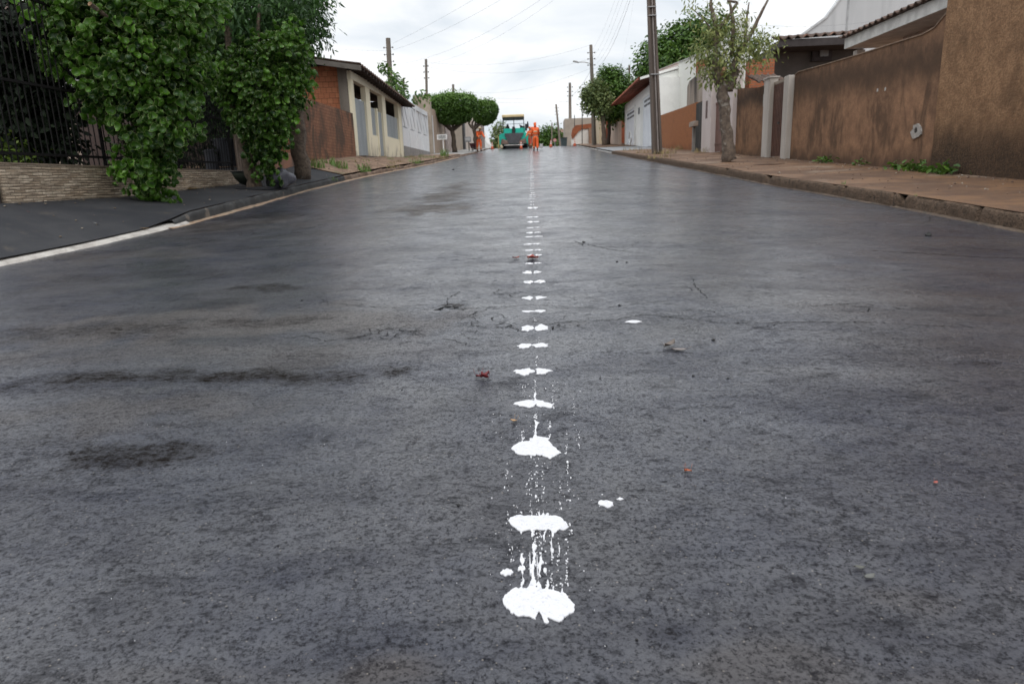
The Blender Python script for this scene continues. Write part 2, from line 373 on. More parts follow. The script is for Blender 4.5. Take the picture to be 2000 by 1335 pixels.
def tree(name, label, loc, limbs, blobs, n, size, kind, mat, bark=None, clump=.25, per=9, shell=.5, up=.5, droop=0., group=None, seed=1, cat='tree', tn='trunk', jit=.35):
    t = thing(name, label, cat, loc, group)
    if limbs: trunk_mb(limbs).build(tn, bark or BARK, t, smooth=True)
    P, D, Tn = crown_pts(blobs, n, clump, per, shell, seed)
    leaves('crown', P, size, kind, mat, t, D, up, droop, Tn, jit, rg=np.random.default_rng(seed+50)); return t
L_ARALIA = leafmat('aralia_leaf', (.008, .032, .007), (.11, .26, .024), (.34, .42, .17), .33, .2)
L_DARK = leafmat('dark_leaf', (.014, .045, .012), (.07, .16, .03), None, .5, .2)
L_MANGO = leafmat('mango_leaf', (.055, .10, .028), (.38, .40, .13), None, .45, .22)
L_FICUS = leafmat('ficus_leaf', (.028, .075, .014), (.13, .24, .035), None, .5, .2)
L_PALE = leafmat('pale_leaf', (.05, .09, .028), (.24, .29, .10), None, .5, .2)
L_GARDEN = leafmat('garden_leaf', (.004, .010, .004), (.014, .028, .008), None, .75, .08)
L_YEL = leafmat('yellow_leaf', (.04, .08, .012), (.14, .2, .03), None, .5, .2)
# ================================================================== GROUND
# open terrain to the horizon
ys = np.concatenate([np.linspace(-60, 120, 91), np.linspace(140, 1500, 30)]); xs = np.concatenate([np.linspace(-900, -30, 20), np.linspace(-25, 25, 26), np.linspace(30, 900, 20)])
X, Y = np.meshgrid(xs, ys); Z = G(Y)-.35
Z = np.where(X < -9, Z+.15, Z)
gridmesh('ground', X, Y, Z, surf('red_soil', (.22, .11, .06), (.15, .08, .045), 2, (.10, .11, .04), .3, rough=.95))
# ---- road
def asphalt():
    b = NB('asphalt'); O = b.tc.outputs['Object']
    damp_reflection = b.attr('damp_reflection'); light = b.attr('light'); brown = b.attr('brown')  # first mask joins wet patches and the painted-in reflection of the trees
    big = b.noise(.8, 5, .6, None, .4); mid = b.noise(4, 8, .7, None, .3)
    n0 = b.noise(16, 12, .80); n1 = b.noise(95, 8, .85); n2 = b.noise(38, 9, .85, b.mapv((.8, 1.2, 1))); grit = b.noise(420, 3, .7)
    vo = b.n('ShaderNodeTexVoronoi'); vo.inputs['Scale'].default_value = 130; b.l(O, vo.inputs['Vector'])
    n3 = b.noise(6.5, 12, .86, b.mapv((.75, 1.5, 1)), .3)
    v = b.math('MULTIPLY', b.ramp(n3, .40, .475, .42, 1), b.ramp(n0, .365, .455, .30, 1)); v = b.math('MULTIPLY', v, b.ramp(n2, .39, .50, .30, 1))
    v = b.math('MULTIPLY', v, b.ramp(n1, .40, .52, .08, 1))          # 0 in open pores, 1 on the smooth binder
    col = b.mix(b.ramp(mid, .36, .64), (.017, .020, .039), (.030, .031, .045))
    col = b.mix(b.ramp(big, .42, .66, 0, .8), col, (.040, .039, .046))
    col = b.mix(b.math('MULTIPLY', light, .45), col, (.12, .12, .125))
    col = b.mix(b.math('MULTIPLY', brown, .8), col, (.085, .067, .052))
    col = b.mix(b.ramp(v, 0, 1, .85, 0), col, (.010, .010, .012))
    chip = b.math('MULTIPLY', b.ramp(vo.outputs['Color'], .84, .88), b.ramp(vo.outputs['Distance'], .36, .18))
    col = b.mix(b.math('MULTIPLY', chip, .75), col, (.24, .21, .18))
    nd = b.math('ADD', b.math('MULTIPLY', n0, .4), b.math('MULTIPLY', n2, .6)); dm = b.ramp(b.math('ADD', b.math('MULTIPLY', damp_reflection, .75), b.math('MULTIPLY', b.math('SUBTRACT', .5, nd), 2.6)), 0.30, 1.0, 0, 1); dm = b.math('MULTIPLY', dm, b.ramp(damp_reflection, .02, .3))
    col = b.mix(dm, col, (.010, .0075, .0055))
    r = b.ramp(b.noise(2.3, 6, .7, None, .5), .34, .66, .22, .46)
    r = b.math('ADD', r, b.math('MULTIPLY', b.math('SUBTRACT', 1, v), .2)); r = b.math('ADD', r, b.math('MULTIPLY', brown, .2))
    strk = b.ramp(b.noise(1.0, 9, .75, b.mapv((1.0, 2.6, 1)), .6), .36, .58, .42, 1)
    sp = b.math('MULTIPLY', b.math('ADD', .10, b.math('MULTIPLY', v, .75)), strk); sp = b.math('MULTIPLY', sp, b.math('SUBTRACT', 1, b.math('MULTIPLY', damp_reflection, .6)))
    sp = b.math('MULTIPLY', sp, b.math('SUBTRACT', 1, b.math('MULTIPLY', dm, .95)))
    film = b.math('MULTIPLY', b.math('MULTIPLY', b.ramp(b.noise(1.6, 8, .72, b.mapv((1, 2.0, 1)), .7), .34, .56, .42, 1), v), b.math('SUBTRACT', 1, b.math('MAXIMUM', dm, b.math('MULTIPLY', damp_reflection, .45))))
    film = b.math('MULTIPLY', film, b.math('SUBTRACT', 1, b.math('MULTIPLY', brown, .8)))
    nb = b.bump(b.noise(3.2, 6, .62), .3, .03); nb = b.bump(n2, .6, .008, nb); nb = b.bump(n1, .7, .005, nb)
    nb = b.bump(vo.outputs['Distance'], .3, .002, nb); nb = b.bump(grit, .3, .0012, nb)
    nc = b.bump(n2, .25, .004); nc = b.bump(n1, .28, .0025, nc); b.l(nc, b.b.inputs['Coat Normal'])
    return b.done(col, r, nb, Specular_IOR_Level=sp, Coat_Weight=film, Coat_Roughness=.19)
yv = [-4, -2, -.5]; y = .5
while y < 84: yv.append(y); y += max(.016, min(.007*y, .6))
yv = np.array(yv); U_ = np.linspace(0, 1, 330)
Yr, Ur = np.meshgrid(yv, U_, indexing='ij'); Xr = (KL(Yr)-.02)*(1-Ur)+(KR(Yr)+.02)*Ur
fade = np.clip(1-Yr/60, .25, 1)
dz = (fbm(Xr*.9, Yr*.9, 3, 3)-.5)*.024+(fbm(Xr*3.1, Yr*3.1, 3, 9)-.5)*.006+(fbm(Xr*9, Yr*9, 3, 5)-.5)*.003
edge = np.minimum(Ur, 1-Ur)*9; dz *= np.clip(edge/.5, 0, 1)
Zr = RZ(Xr, Yr)+dz*fade
ROADFIX = (Xr, Yr, Zr)
def ellipse_mask(cs, seed):
    m = np.zeros_like(Xr)
    for px, py, wpx, hpx, st in cs:
        a = onRoad(px-wpx/2, py); b_ = onRoad(px+wpx/2, py); t = onRoad(px, py-hpx/2); q = onRoad(px, py+hpx/2)
        cx, cy = (a[0]+b_[0])/2, (t[1]+q[1])/2; rx, ry = abs(b_[0]-a[0])/2, max(.03, abs(t[1]-q[1])/2)
        wob = (fbm(Xr*5, Yr*5, 5, seed)-.5)*2.6
        d = np.sqrt(((Xr-cx)/rx)**2+((Yr-cy+(fbm(Xr*2.5, Xr*0+cy, 3, seed+3)-.5)*ry*2)/ry)**2)+wob
        m = np.maximum(m, st*np.clip(1.65-d, 0, 1))
    return m
damp_reflection = ellipse_mask([(835, 408, 130, 20, .7), (862, 385, 80, 26, .7), (885, 366, 50, 12, .6), (330, 500, 900, 120, .34), (200, 590, 700, 50, .3), (200, 860, 520, 150, .35), (60, 960, 300, 90, .4), (480, 450, 500, 30, .5), (780, 380, 300, 12, .4), (1250, 372, 500, 8, .45), (1150, 335, 700, 6, .4), (1500, 415, 300, 9, .5), (1750, 455, 500, 16, .45), (1850, 560, 400, 14, .3), (1400, 560, 300, 10, .3), (1050, 400, 700, 6, .35), (395, 735, 560, 26, 1), (300, 888, 260, 46, .95), (60, 760, 260, 40, .6), (520, 628, 260, 26, .7), (180, 650, 360, 30, .75), (420, 600, 300, 24, .6), (60, 650, 300, 26, .7),  # wide faint left ellipses paint in the trees' dark reflection; others are wet patches
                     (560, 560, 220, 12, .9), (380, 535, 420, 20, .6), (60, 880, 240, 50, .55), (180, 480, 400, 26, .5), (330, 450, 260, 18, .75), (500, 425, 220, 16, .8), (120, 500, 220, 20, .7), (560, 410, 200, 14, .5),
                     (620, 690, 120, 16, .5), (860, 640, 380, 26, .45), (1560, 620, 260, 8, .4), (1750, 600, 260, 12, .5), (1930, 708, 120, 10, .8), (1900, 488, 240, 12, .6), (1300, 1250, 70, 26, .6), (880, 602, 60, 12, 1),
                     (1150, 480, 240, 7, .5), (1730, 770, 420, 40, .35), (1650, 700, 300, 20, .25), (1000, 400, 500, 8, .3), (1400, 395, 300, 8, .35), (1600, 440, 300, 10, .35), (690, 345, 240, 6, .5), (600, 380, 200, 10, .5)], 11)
light = ellipse_mask([(1620, 590, 260, 26, .8), (1600, 1070, 60, 120, .0), (1760, 1060, 200, 60, .3), (900, 470, 500, 40, .35), (1250, 440, 500, 40, .3), (1300, 520, 300, 30, .3), (760, 520, 300, 40, .3), (1640, 725, 500, 16, .4)], 31)
brown = ellipse_mask([(840, 408, 110, 18, .95), (862, 385, 70, 26, .9), (890, 365, 40, 12, .8), (330, 1330, 700, 60, .25), (720, 1320, 160, 60, .6), (1500, 1310, 500, 70, .45), (1750, 1160, 160, 40, .3), (400, 635, 700, 50, .6), (620, 690, 500, 40, .3),
                      (300, 800, 500, 50, .4), (300, 690, 600, 30, .4), (420, 440, 260, 16, .5), (300, 455, 300, 14, .4), (640, 620, 140, 30, .4), (250, 500, 200, 16, .4)], 51)
# cracks: distance to jagged polylines
def crack(pts, seed, jit=.012):
    rr = random.Random(seed); P = [onRoad(*p)[:2] for p in pts]; Q = []; jit = .011
    for a, b_ in zip(P[:-1], P[1:]):
        L = np.linalg.norm(b_-a); n = max(2, int(L/.022))
        for k in range(n): Q.append(a+(b_-a)*k/n+np.array([rr.uniform(-jit, jit), rr.uniform(-jit, jit)]))
    Q.append(P[-1]); return Q
CR = [([(620, 580), (640, 592), (740, 600), (850, 606), (905, 604), (960, 600), (1040, 596), (1180, 603), (1290, 590), (1370, 586)], .003), ([(850, 607), (872, 600), (905, 604)], .013), ([(872, 600), (874, 585), (900, 572)], .0035),
      ([(1350, 540), (1356, 560), (1380, 585)], .003), ([(1340, 560), (1352, 570)], .003), ([(590, 655), (640, 664), (700, 657), (760, 640), (830, 655)], .004), ([(905, 635), (960, 640), (1000, 640), (1020, 648), (1060, 635), (1120, 628), (1200, 626), (1260, 615), (1330, 622), (1420, 630), (1700, 628), (1920, 640)], .004),
      ([(965, 575), (1000, 574), (1030, 572)], .004), ([(960, 600), (930, 612), (900, 625)], .003), ([(1080, 480), (1130, 474), (1200, 488), (1260, 494)], .006), ([(1120, 470), (1140, 480)], .006),
      ([(1700, 490), (1790, 494), (1880, 500), (2000, 505)], .01), ([(1860, 480), (1980, 492)], .006), ([(560, 660), (600, 652)], .003), ([(1450, 645), (1540, 628)], .003), ([(1000, 372), (1100, 368), (1200, 374)], .01)]
rc = random.Random(5)
for cx_, cy_, sw_, sh_, n_c in [(800, 650, 90, 14, 16), (950, 628, 60, 16, 12), (1000, 578, 45, 7, 8), (1110, 640, 30, 12, 6), (700, 656, 60, 6, 6), (1500, 455, 200, 12, 10), (1780, 600, 160, 10, 10), (1300, 480, 120, 12, 6), (880, 604, 40, 5, 7), (1850, 440, 120, 12, 8), (1250, 612, 120, 8, 7)]:
    for _ in range(n_c):
        x_, y_ = rc.gauss(cx_, sw_*.5), rc.gauss(cy_, sh_*.5); pp = [(x_, y_)]
        for _ in range(rc.randint(2, 4)): x_ += rc.gauss(0, sw_*.16)+sw_*.08; y_ += rc.gauss(0, sh_*.28); pp.append((x_, y_))
        CR.append((pp, rc.uniform(.0012, .0035)))
CRK = MB()
def surfz(x, y):                             # height of the finished road sheet at a point
    j = int(np.clip(np.searchsorted(yv, y)-1, 0, len(yv)-2)); fy = np.clip((y-yv[j])/(yv[j+1]-yv[j]), 0, 1)
    def at(jj):
        a = KL(yv[jj])-.02; b_ = KR(yv[jj])+.02; u = np.clip((x-a)/(b_-a), 0, 1)*(len(U_)-1); i = int(min(u, len(U_)-2)); f = u-i
        return Zr[jj, i]*(1-f)+Zr[jj, i+1]*f
    return float(at(j)*(1-fy)+at(j+1)*fy)
for k, (pts, w) in enumerate(CR):
    Q = crack(pts, k); n = len(Q); rr = random.Random(k)
    for i in range(n-1):
        a, b_ = Q[i], Q[i+1]
        if rr.random() < .05: continue
        d = (b_-a)/(np.linalg.norm(b_-a)+1e-6); nn = np.array([-d[1], d[0]]); w0 = 1.7*w*rr.uniform(.3, 1.1)*min(1, 4*(i+1)/n, 4*(n-i)/n+.1); w1 = 1.7*w*rr.uniform(.3, 1.1)
        q = [a-nn*w0/2, b_-nn*w1/2, b_+nn*w1/2, a+nn*w0/2]; CRK.add([(p[0], p[1], surfz(*p)+.0025) for p in q], [(0, 1, 2, 3)])
tag(CRK.build('road_cracks', surf('crack_dark', (.006, .006, .006), rough=.95, spec=.1)), kind='structure')
gridmesh('road', Xr, Yr, Zr, asphalt(), {'damp_reflection': damp_reflection, 'light': light, 'brown': brown})
# ---- left sidewalk (painted black asphalt) turning into a dirt verge
def lside(name, y0, y1, mat, ny, amp=.01, seed=4, zoff=0.):
    yy = np.linspace(y0, y1, ny); tt = np.linspace(0, 1, 24); Yg, Tg = np.meshgrid(yy, tt, indexing='ij')
    Xg = KL(Yg)-.07+(XL-3.2-KL(Yg))*Tg; Zg = LS(Xg, Yg)+(fbm(Xg*2, Yg*2, 4, seed)-.5)*amp+zoff
    return gridmesh(name, Xg, Yg, Zg, mat)
blackpave = NB('black_pavement'); n_ = blackpave.noise(150, 4, .7); n2_ = blackpave.noise(1.4, 6, .6, None, .4)
n3_ = blackpave.noise(5, 6, .7); c3_ = blackpave.mix(blackpave.ramp(n2_, .35, .7), (.018, .019, .023), (.034, .034, .037)); c3_ = blackpave.mix(blackpave.ramp(n3_, .55, .75, 0, .6), c3_, (.075, .062, .05)); c3_ = blackpave.mix(blackpave.ramp(n_, .60, .72, 0, .5), c3_, (.10, .09, .08))
BP = blackpave.done(c3_, .78, blackpave.bump(n_, .4, .003), Specular_IOR_Level=.3)
lside('pavement_left', -4, 19.2, BP, 120)
DIRT = surf('verge_dirt', (.27, .175, .115), (.16, .10, .068), 2.5, (.12, .12, .05), 1.1, (.56, .68), .95, 60, .8, .02)
lside('verge_left', 19.2, 42, DIRT, 120, .03, 4, .022)
CONC = surf('grey_concrete', (.36, .35, .33), (.24, .23, .22), 2.5, (.13, .11, .09), .9, (.6, .72), .85, 60, .3)
lside('concrete_path_left', 42, 90, CONC, 60, .02)
# left kerb
def kerb(name, ys_, xin, side, top, bot, mat, w=.13, amp=.012, seed=2, breaks=()):
    yy = ys_; n = len(yy); prof = []
    rgk = np.random.default_rng(seed); jx = (fbm(yy*1.1, yy*0, 5, seed)-.5)*amp*2+(fbm(yy*9, yy*0+1, 3, seed+1)-.5)*amp*.35; jz = (fbm(yy*1.3, yy*0+7, 5, seed+4)-.5)*amp*1.2; ch = (fbm(yy*2.7, yy*0+3, 4, seed+9)-.58).clip(0, 1)*amp*6
    x0 = xin(yy)+side*jx; zt = top(yy)+jz; zb = bot(yy)-.05
    for bc, bw, bd in breaks: zt = zt-bd*np.exp(-((yy-bc)/bw)**2); x0 = x0+side*bd*.6*np.exp(-((yy-bc)/bw)**2)
    cols = [(x0, zb), (x0+side*.006, (zb+.05)*.45+zt*.55), (x0+side*(.012+ch*.4), zt-.022-ch), (x0+side*(.035+ch*.8), zt), (x0+side*w, zt-.035), (x0+side*(w+.01), zb)]
    X = np.stack([c[0] for c in cols], 1); Zk = np.stack([c[1] for c in cols], 1); Yk = np.repeat(yy[:, None], 6, 1)
    return gridmesh(name, X, Yk, Zk, mat, smooth=False)
KB = surf('kerb_black', (.045, .044, .044), (.03, .03, .03), 5, (.17, .14, .11), 2.2, (.58, .68), .9, 50, .7, .012)
kerb('kerb_left_black', np.arange(9.2, 19.2, .06), KL, -1, LK, lambda y: RZ(KL(y), y), KB, .2, .02, 2)
kerb('kerb_left_dirt', np.arange(19.2, 66, .12), KL, -1, lambda y: LK(y)-.01, lambda y: RZ(KL(y), y), surf('kerb_soil', (.22, .14, .095), (.13, .09, .065), 3, (.35, .32, .28), 1.2, (.6, .7), .95, 50, .8, .02), .22, .05, 5)
# pale concrete lip where the driveway meets the road
ya = np.linspace(5.2, 9.5, 90); ta = np.linspace(0, 1, 6); Yg, Tg = np.meshgrid(ya, ta, indexing='ij')
wd = np.interp(Yg, [5.2, 7, 9, 9.5], [.34, .36, .26, .10]); Xg = KL(Yg)+.06-wd*Tg+(fbm(Yg*3, Tg*2, 3, 8)-.5)*.05
gridmesh('driveway_lip_concrete', Xg, Yg, RZ(KL(Yg), Yg)+np.interp(Tg, [0, .2, .8, 1], [-.02, .030, .052, .015]), surf('lip_concrete', (.50, .47, .43), (.36, .33, .30), 6, (.16, .14, .12), 3, (.58, .7), .85, 60, .6, .008))
# dirt left in the gutters
def gutter(name, y0, y1, f, side, w, mat, seed):
    yy = np.arange(y0, y1, .07); tt = np.linspace(0, 1, 5); Yg, Tg = np.meshgrid(yy, tt, indexing='ij')
    ww = w*(.35+1.2*fbm(Yg*1.1, Yg*0, 4, seed)); Xg = f(Yg)-side*(ww*Tg)+side*.01; Zg = RZ(f(Yg), Yg)+.016*(1-Tg)**1.5+.004*np.clip(1-Tg, 0, 1)+(fbm(Xg*14, Yg*14, 2, seed)-.5)*.006*(1-Tg)
    Zg = Zg-.02*(Tg > .99); return gridmesh(name, Xg, Yg, Zg, mat)
GD = surf('gutter_dirt', (.27, .17, .11), (.36, .28, .2), 8, (.09, .07, .05), 4, (.58, .66), .95, 90, .8, .01)
gutter('gutter_dirt_left', 9.0, 40, KL, -1, .16, GD, 3)
gutter('gutter_dirt_right', 4, 50, KR, 1, .045, surf('gutter_dirt_dark', (.075, .052, .038), (.15, .11, .08), 8, (.06, .05, .04), 4, (.50, .62), .95, 90, .8, .01), 6)
# right sidewalk and kerb
def rside(name, y0, y1, mat, ny, zoff=0., x0=None, x1=None, amp=.007, seed=14):
    yy = np.linspace(y0, y1, ny); tt = np.linspace(0, 1, 30); Yg, Tg = np.meshgrid(yy, tt, indexing='ij')
    a = KR(Yg)+.045 if x0 is None else x0+Yg*0; b_ = (XR+2 if x1 is None else x1)+Yg*0; Xg = a+(b_-a)*Tg
    return gridmesh(name, Xg, Yg, RS(Xg, Yg)+(fbm(Xg*.9, Yg*.9, 3, seed)-.5)*amp+zoff, mat)
b = NB('red_pavement'); nA = b.noise(1.1, 6, .62, None, .5); nB_ = b.noise(7, 6, .65); nC = b.noise(90, 4, .7)
c_ = b.mix(b.ramp(nA, .36, .64), (.190, .102, .050), (.105, .058, .034)); c_ = b.mix(b.ramp(b.noise(.7, 5, .6), .56, .68, 0, .7), c_, (.25, .19, .14)); c_ = b.mix(b.ramp(nB_, .52, .66, 0, .8), c_, (.085, .052, .036))
c_ = b.mix(b.ramp(nC, .3, .6, .4, 0), c_, (.05, .035, .025))
RP = b.done(c_, b.ramp(nA, .3, .7, .55, .9), b.bump(nC, .6, .006, b.bump(nB_, .4, .006)), Specular_IOR_Level=.35)
rside('pavement_right', -4, 36.5, RP, 260)
rside('concrete_ramp_right', 36.5, 47, surf('ramp_concrete', (.27, .28, .29), (.2, .2, .21), 3, rough=.8), 30, -.02)
rside('pavement_right_far', 47, 90, RP, 60)
KM = surf('kerb_brown', (.145, .098, .068), (.10, .07, .05), 9, (.045, .034, .027), 14, (.54, .70), .95, 30, 1., .035, spec=.2)
kerb('kerb_right', np.arange(3, 37, .02), KR, 1, lambda y: RZ(KR(y), y)+.172, lambda y: RZ(KR(y), y), KM, .15, .022, 21,
     [(7.35, .03, .05), (8.9, .08, .08), (9.1, .03, .04), (10.4, .04, .03), (13.4, .1, .04), (16.2, .1, .03)])
kerb('kerb_right_far', np.arange(37, 66, .15), KR, 1, lambda y: RZ(KR(y), y)+.10, lambda y: RZ(KR(y), y), CONC, .15, .02, 23)
# ================================================================== PAINT ON THE ROAD
def paintmat():
    b = NB('white_road_paint'); n = b.noise(90, 4, .7); c = b.mix(b.ramp(n, .54, .68, 0, .6), (.62, .62, .64), (.42, .42, .46)); c = b.mix(b.ramp(b.noise(22, 5, .7), .60, .70, 0, .5), c, (.45, .45, .50)); c = b.mix(b.ramp(b.noise(260, 3, .7), .64, .70, 0, .7), c, (.10, .10, .11))
    return b.done(c, .5, b.bump(n, .8, .003, b.bump(b.noise(30, 3), .6, .006)))
PAINT = paintmat()
def wornpaint():
    b = NB('worn_road_paint'); n = b.noise(45, 5, .75); c = b.mix(b.ramp(n, .48, .62, 0, .8), (.76, .76, .78), (.2, .2, .21)); return b.done(c, .5)
PAINTW = wornpaint()
RR = random.Random(77)
def flat(mb, pts2, h=.003, z0=-.001, rag=0):
    """thin slab following the road surface"""
    if rag:
        for _ in range(2):
            q2 = []
            for i, p in enumerate(pts2):
                q = pts2[(i+1) % len(pts2)]; L = math.hypot(q[0]-p[0], q[1]-p[1]); q2 += [p, ((p[0]+q[0])/2+RR.gauss(0, L*rag), (p[1]+q[1])/2+RR.gauss(0, L*rag))]
            pts2 = q2
    n = len(pts2); zs = [surfz(*p) for p in pts2]
    vs = [(p[0], p[1], z+z0) for p, z in zip(pts2, zs)]+[(p[0], p[1], z+h) for p, z in zip(pts2, zs)]
    mb.add(vs, [tuple(range(n, 2*n))]+[(i, (i+1) % n, (i+1) % n+n, i+n) for i in range(n)])
def sp_from(pts, sc, ox, oy, extra=1):
    out = []
    for i, p in enumerate(pts):
        q = pts[(i+1) % len(pts)]; out.append(onRoad(p[0]/sc+ox, p[1]/sc+oy)[:2])
    return out
c4 = (4.944, 960, 970); c2 = (2.6175, 880, 740)
s1 = [(110, 1020), (125, 985), (150, 970), (190, 930), (235, 905), (252, 912), (268, 918), (280, 880), (288, 740), (255, 745), (258, 712), (292, 700), (284, 600), (282, 580), (308, 575), (300, 610), (300, 690), (330, 722), (303, 745), (300, 800), (296, 890), (305, 918), (345, 915), (362, 890), (375, 850), (385, 790), (384, 720), (372, 700), (395, 670), (400, 620), (405, 560), (395, 500), (412, 480), (416, 560), (420, 620), (410, 700), (409, 760), (412, 800), (430, 860), (425, 905), (443, 905), (450, 850), (452, 780), (450, 690), (466, 640), (476, 600), (480, 560), (483, 600), (490, 640), (478, 700), (476, 790), (478, 880), (495, 925), (520, 920), (535, 860), (545, 830), (552, 850), (555, 870), (552, 925), (585, 930), (592, 900), (600, 890), (603, 910), (605, 935), (650, 950), (665, 960), (677, 930), (680, 870), (692, 880), (690, 950), (715, 965), (740, 990), (770, 1040), (805, 1080), (798, 1110), (795, 1150), (750, 1165), (700, 1200), (680, 1235), (650, 1245), (580, 1215), (542, 1200), (547, 1225), (555, 1250), (525, 1258), (505, 1235), (490, 1200), (478, 1165), (465, 1140), (450, 1150), (440, 1180), (430, 1218), (400, 1210), (380, 1195), (340, 1190), (310, 1180), (260, 1190), (230, 1175), (215, 1150), (205, 1165), (190, 1160), (185, 1140), (145, 1110), (120, 1070)]
s2 = [(160, 250), (185, 215), (215, 208), (240, 195), (280, 190), (330, 202), (380, 200), (385, 165), (392, 198), (425, 200), (450, 205), (455, 180), (462, 145), (468, 180), (475, 200), (505, 165), (512, 200), (545, 170), (552, 200), (580, 202), (610, 200), (650, 212), (675, 225), (700, 255), (720, 265), (735, 300), (750, 310), (715, 340), (690, 345), (660, 335), (630, 360), (600, 375), (595, 418), (585, 415), (578, 350), (545, 335), (530, 360), (515, 390), (505, 450), (500, 445), (508, 380), (525, 345), (480, 345), (440, 338), (400, 350), (405, 405), (385, 412), (392, 370), (375, 340), (340, 345), (310, 352), (285, 362), (245, 335), (225, 315), (200, 300), (180, 275)]
s3 = [(310, 355), (328, 335), (345, 325), (360, 320), (365, 290), (370, 318), (400, 315), (404, 300), (408, 316), (420, 300), (430, 260), (432, 215), (455, 222), (440, 235), (437, 260), (442, 290), (460, 320), (480, 318), (495, 310), (500, 285), (508, 320), (530, 345), (545, 360), (565, 375), (540, 385), (515, 400), (505, 405), (490, 395), (470, 385), (455, 388), (440, 380), (430, 390), (400, 384), (370, 385), (345, 382), (330, 375)]
s4 = [(320, 127), (345, 115), (370, 110), (400, 105), (428, 110), (434, 90), (438, 60), (441, 105), (470, 108), (490, 118), (510, 122), (525, 130), (515, 147), (500, 145), (480, 140), (455, 140), (438, 125), (425, 140), (400, 145), (375, 138), (350, 137)]
GP = 'white paint splashes dotted along the middle of the road'
def splash(pts, label):
    m = MB(); flat(m, pts, .0026, -.001, .10); return tag(m.build('paint_splash', PAINT), label, 'paint splash', GP)
splash(sp_from(s1, *c4), 'largest white paint splash nearest the bottom, long dribbles running up from it')
splash(sp_from(s2, *c4), 'wide flat white paint splash, second up from the bottom of the dotted line')
splash(sp_from(s3, *c2), 'spiky white paint splash with jagged upper edge, third up from the bottom')
splash(sp_from(s4, *c2), 'thin winged white paint splash, fourth up from the bottom of the dotted line')
splash(sp_from([(755, 640), (770, 628), (800, 630), (830, 640), (833, 655), (800, 668), (765, 655)], *c2), 'small stray white paint blot off to the right of the dotted line')
splash(sp_from([(848, 622), (865, 614), (884, 622), (868, 629)], *c2), 'tiny white paint fleck just above the stray blot on the right')
splash(sp_from([(255, 1005), (264, 998), (268, 988), (280, 992), (292, 984), (300, 988), (312, 992), (322, 1003), (312, 1010), (305, 1020), (295, 1015), (280, 1024), (272, 1014), (260, 1014)], *c2), 'small star-shaped white paint blot left of the dribbles')
splash([onRoad(*p)[:2] for p in [(1220, 630), (1236, 627), (1254, 629), (1240, 632)]], 'thin white paint scrape beside the long crack right of the line')
ORD = {0: 'fifth', 1: 'sixth', 2: 'seventh', 3: 'eighth', 4: 'ninth', 5: 'tenth'}
def lobes(mb, x, y, w, h, seed, gap=.006):
    rr = random.Random(seed)
    for sgn in (-1, 1):
        hh = h*rr.uniform(.75, 1.15); ww = w/2*rr.uniform(.85, 1.1); n = 26; pts = []; o1, o2 = rr.uniform(0, 6), rr.uniform(0, 6)
        for k in range(n):
            t = 2*PI*k/n; rad = .95+.13*math.sin(3*t+o1)+.10*math.sin(5*t+o2)+rr.uniform(-.12, .14); pts.append((x+sgn*(gap+ww*.5)+ww*.5*math.cos(t)*rad*1.05, y+hh*.5*math.sin(t)*rad*(1.15-.35*sgn*math.cos(t))))
        flat(mb, pts, .003, -.001, .12 if w > .05 else 0)
for i, (px, py, w_, h_) in enumerate([(1041, 724, 66, 15), (1037, 676, 54, 9), (1041, 642, 52, 11), (1043, 609, 46, 5), (1043, 582, 46, 8), (1042, 551, 38, 8), (1041, 532, 36, 7), (1042, 515, 34, 4), (1042, 500, 30, 4), (1042, 490, 32, 3), (1041, 478, 32, 4), (1041, 463, 30, 4), (1041, 455, 28, 3), (1042, 444, 26, 3), (1041, 433, 22, 3), (1041, 424, 22, 3), (1041, 406, 20, 4)]):
    p = onRoad(px, py); a = onRoad(px, py-h_/2); b_ = onRoad(px, py+h_/2); w = w_/F*math.hypot(p[1], 1)*1.0
    m = MB(); lobes(m, p[0]+RR.uniform(-.006, .006), p[1], w*RR.uniform(.85, 1.08), abs(a[1]-b_[1])*(.85 if i < 7 else .6)*RR.uniform(.7, 1.15), i+40)
    pl = 'two-lobed white paint splash, %s up from the bottom of the dotted line' % ORD[i] if i in ORD else 'small two-lobed white paint dash in the distant half of the line'
    tag(m.build('paint_splash', PAINT if i < 5 else PAINTW), pl, 'paint splash', GP)
yd = 10.1; i = 0
while yd < 52:
    m = MB(); lobes(m, -.012+random.uniform(-.01, .01), yd, random.uniform(.05, .10), random.uniform(.05, .12), 100+i)
    tag(m.build('paint_splash', PAINTW), 'far white paint dash in the run of dots leading to the orange worker', 'paint splash', GP); yd += .38+random.uniform(0, .18); i += 1
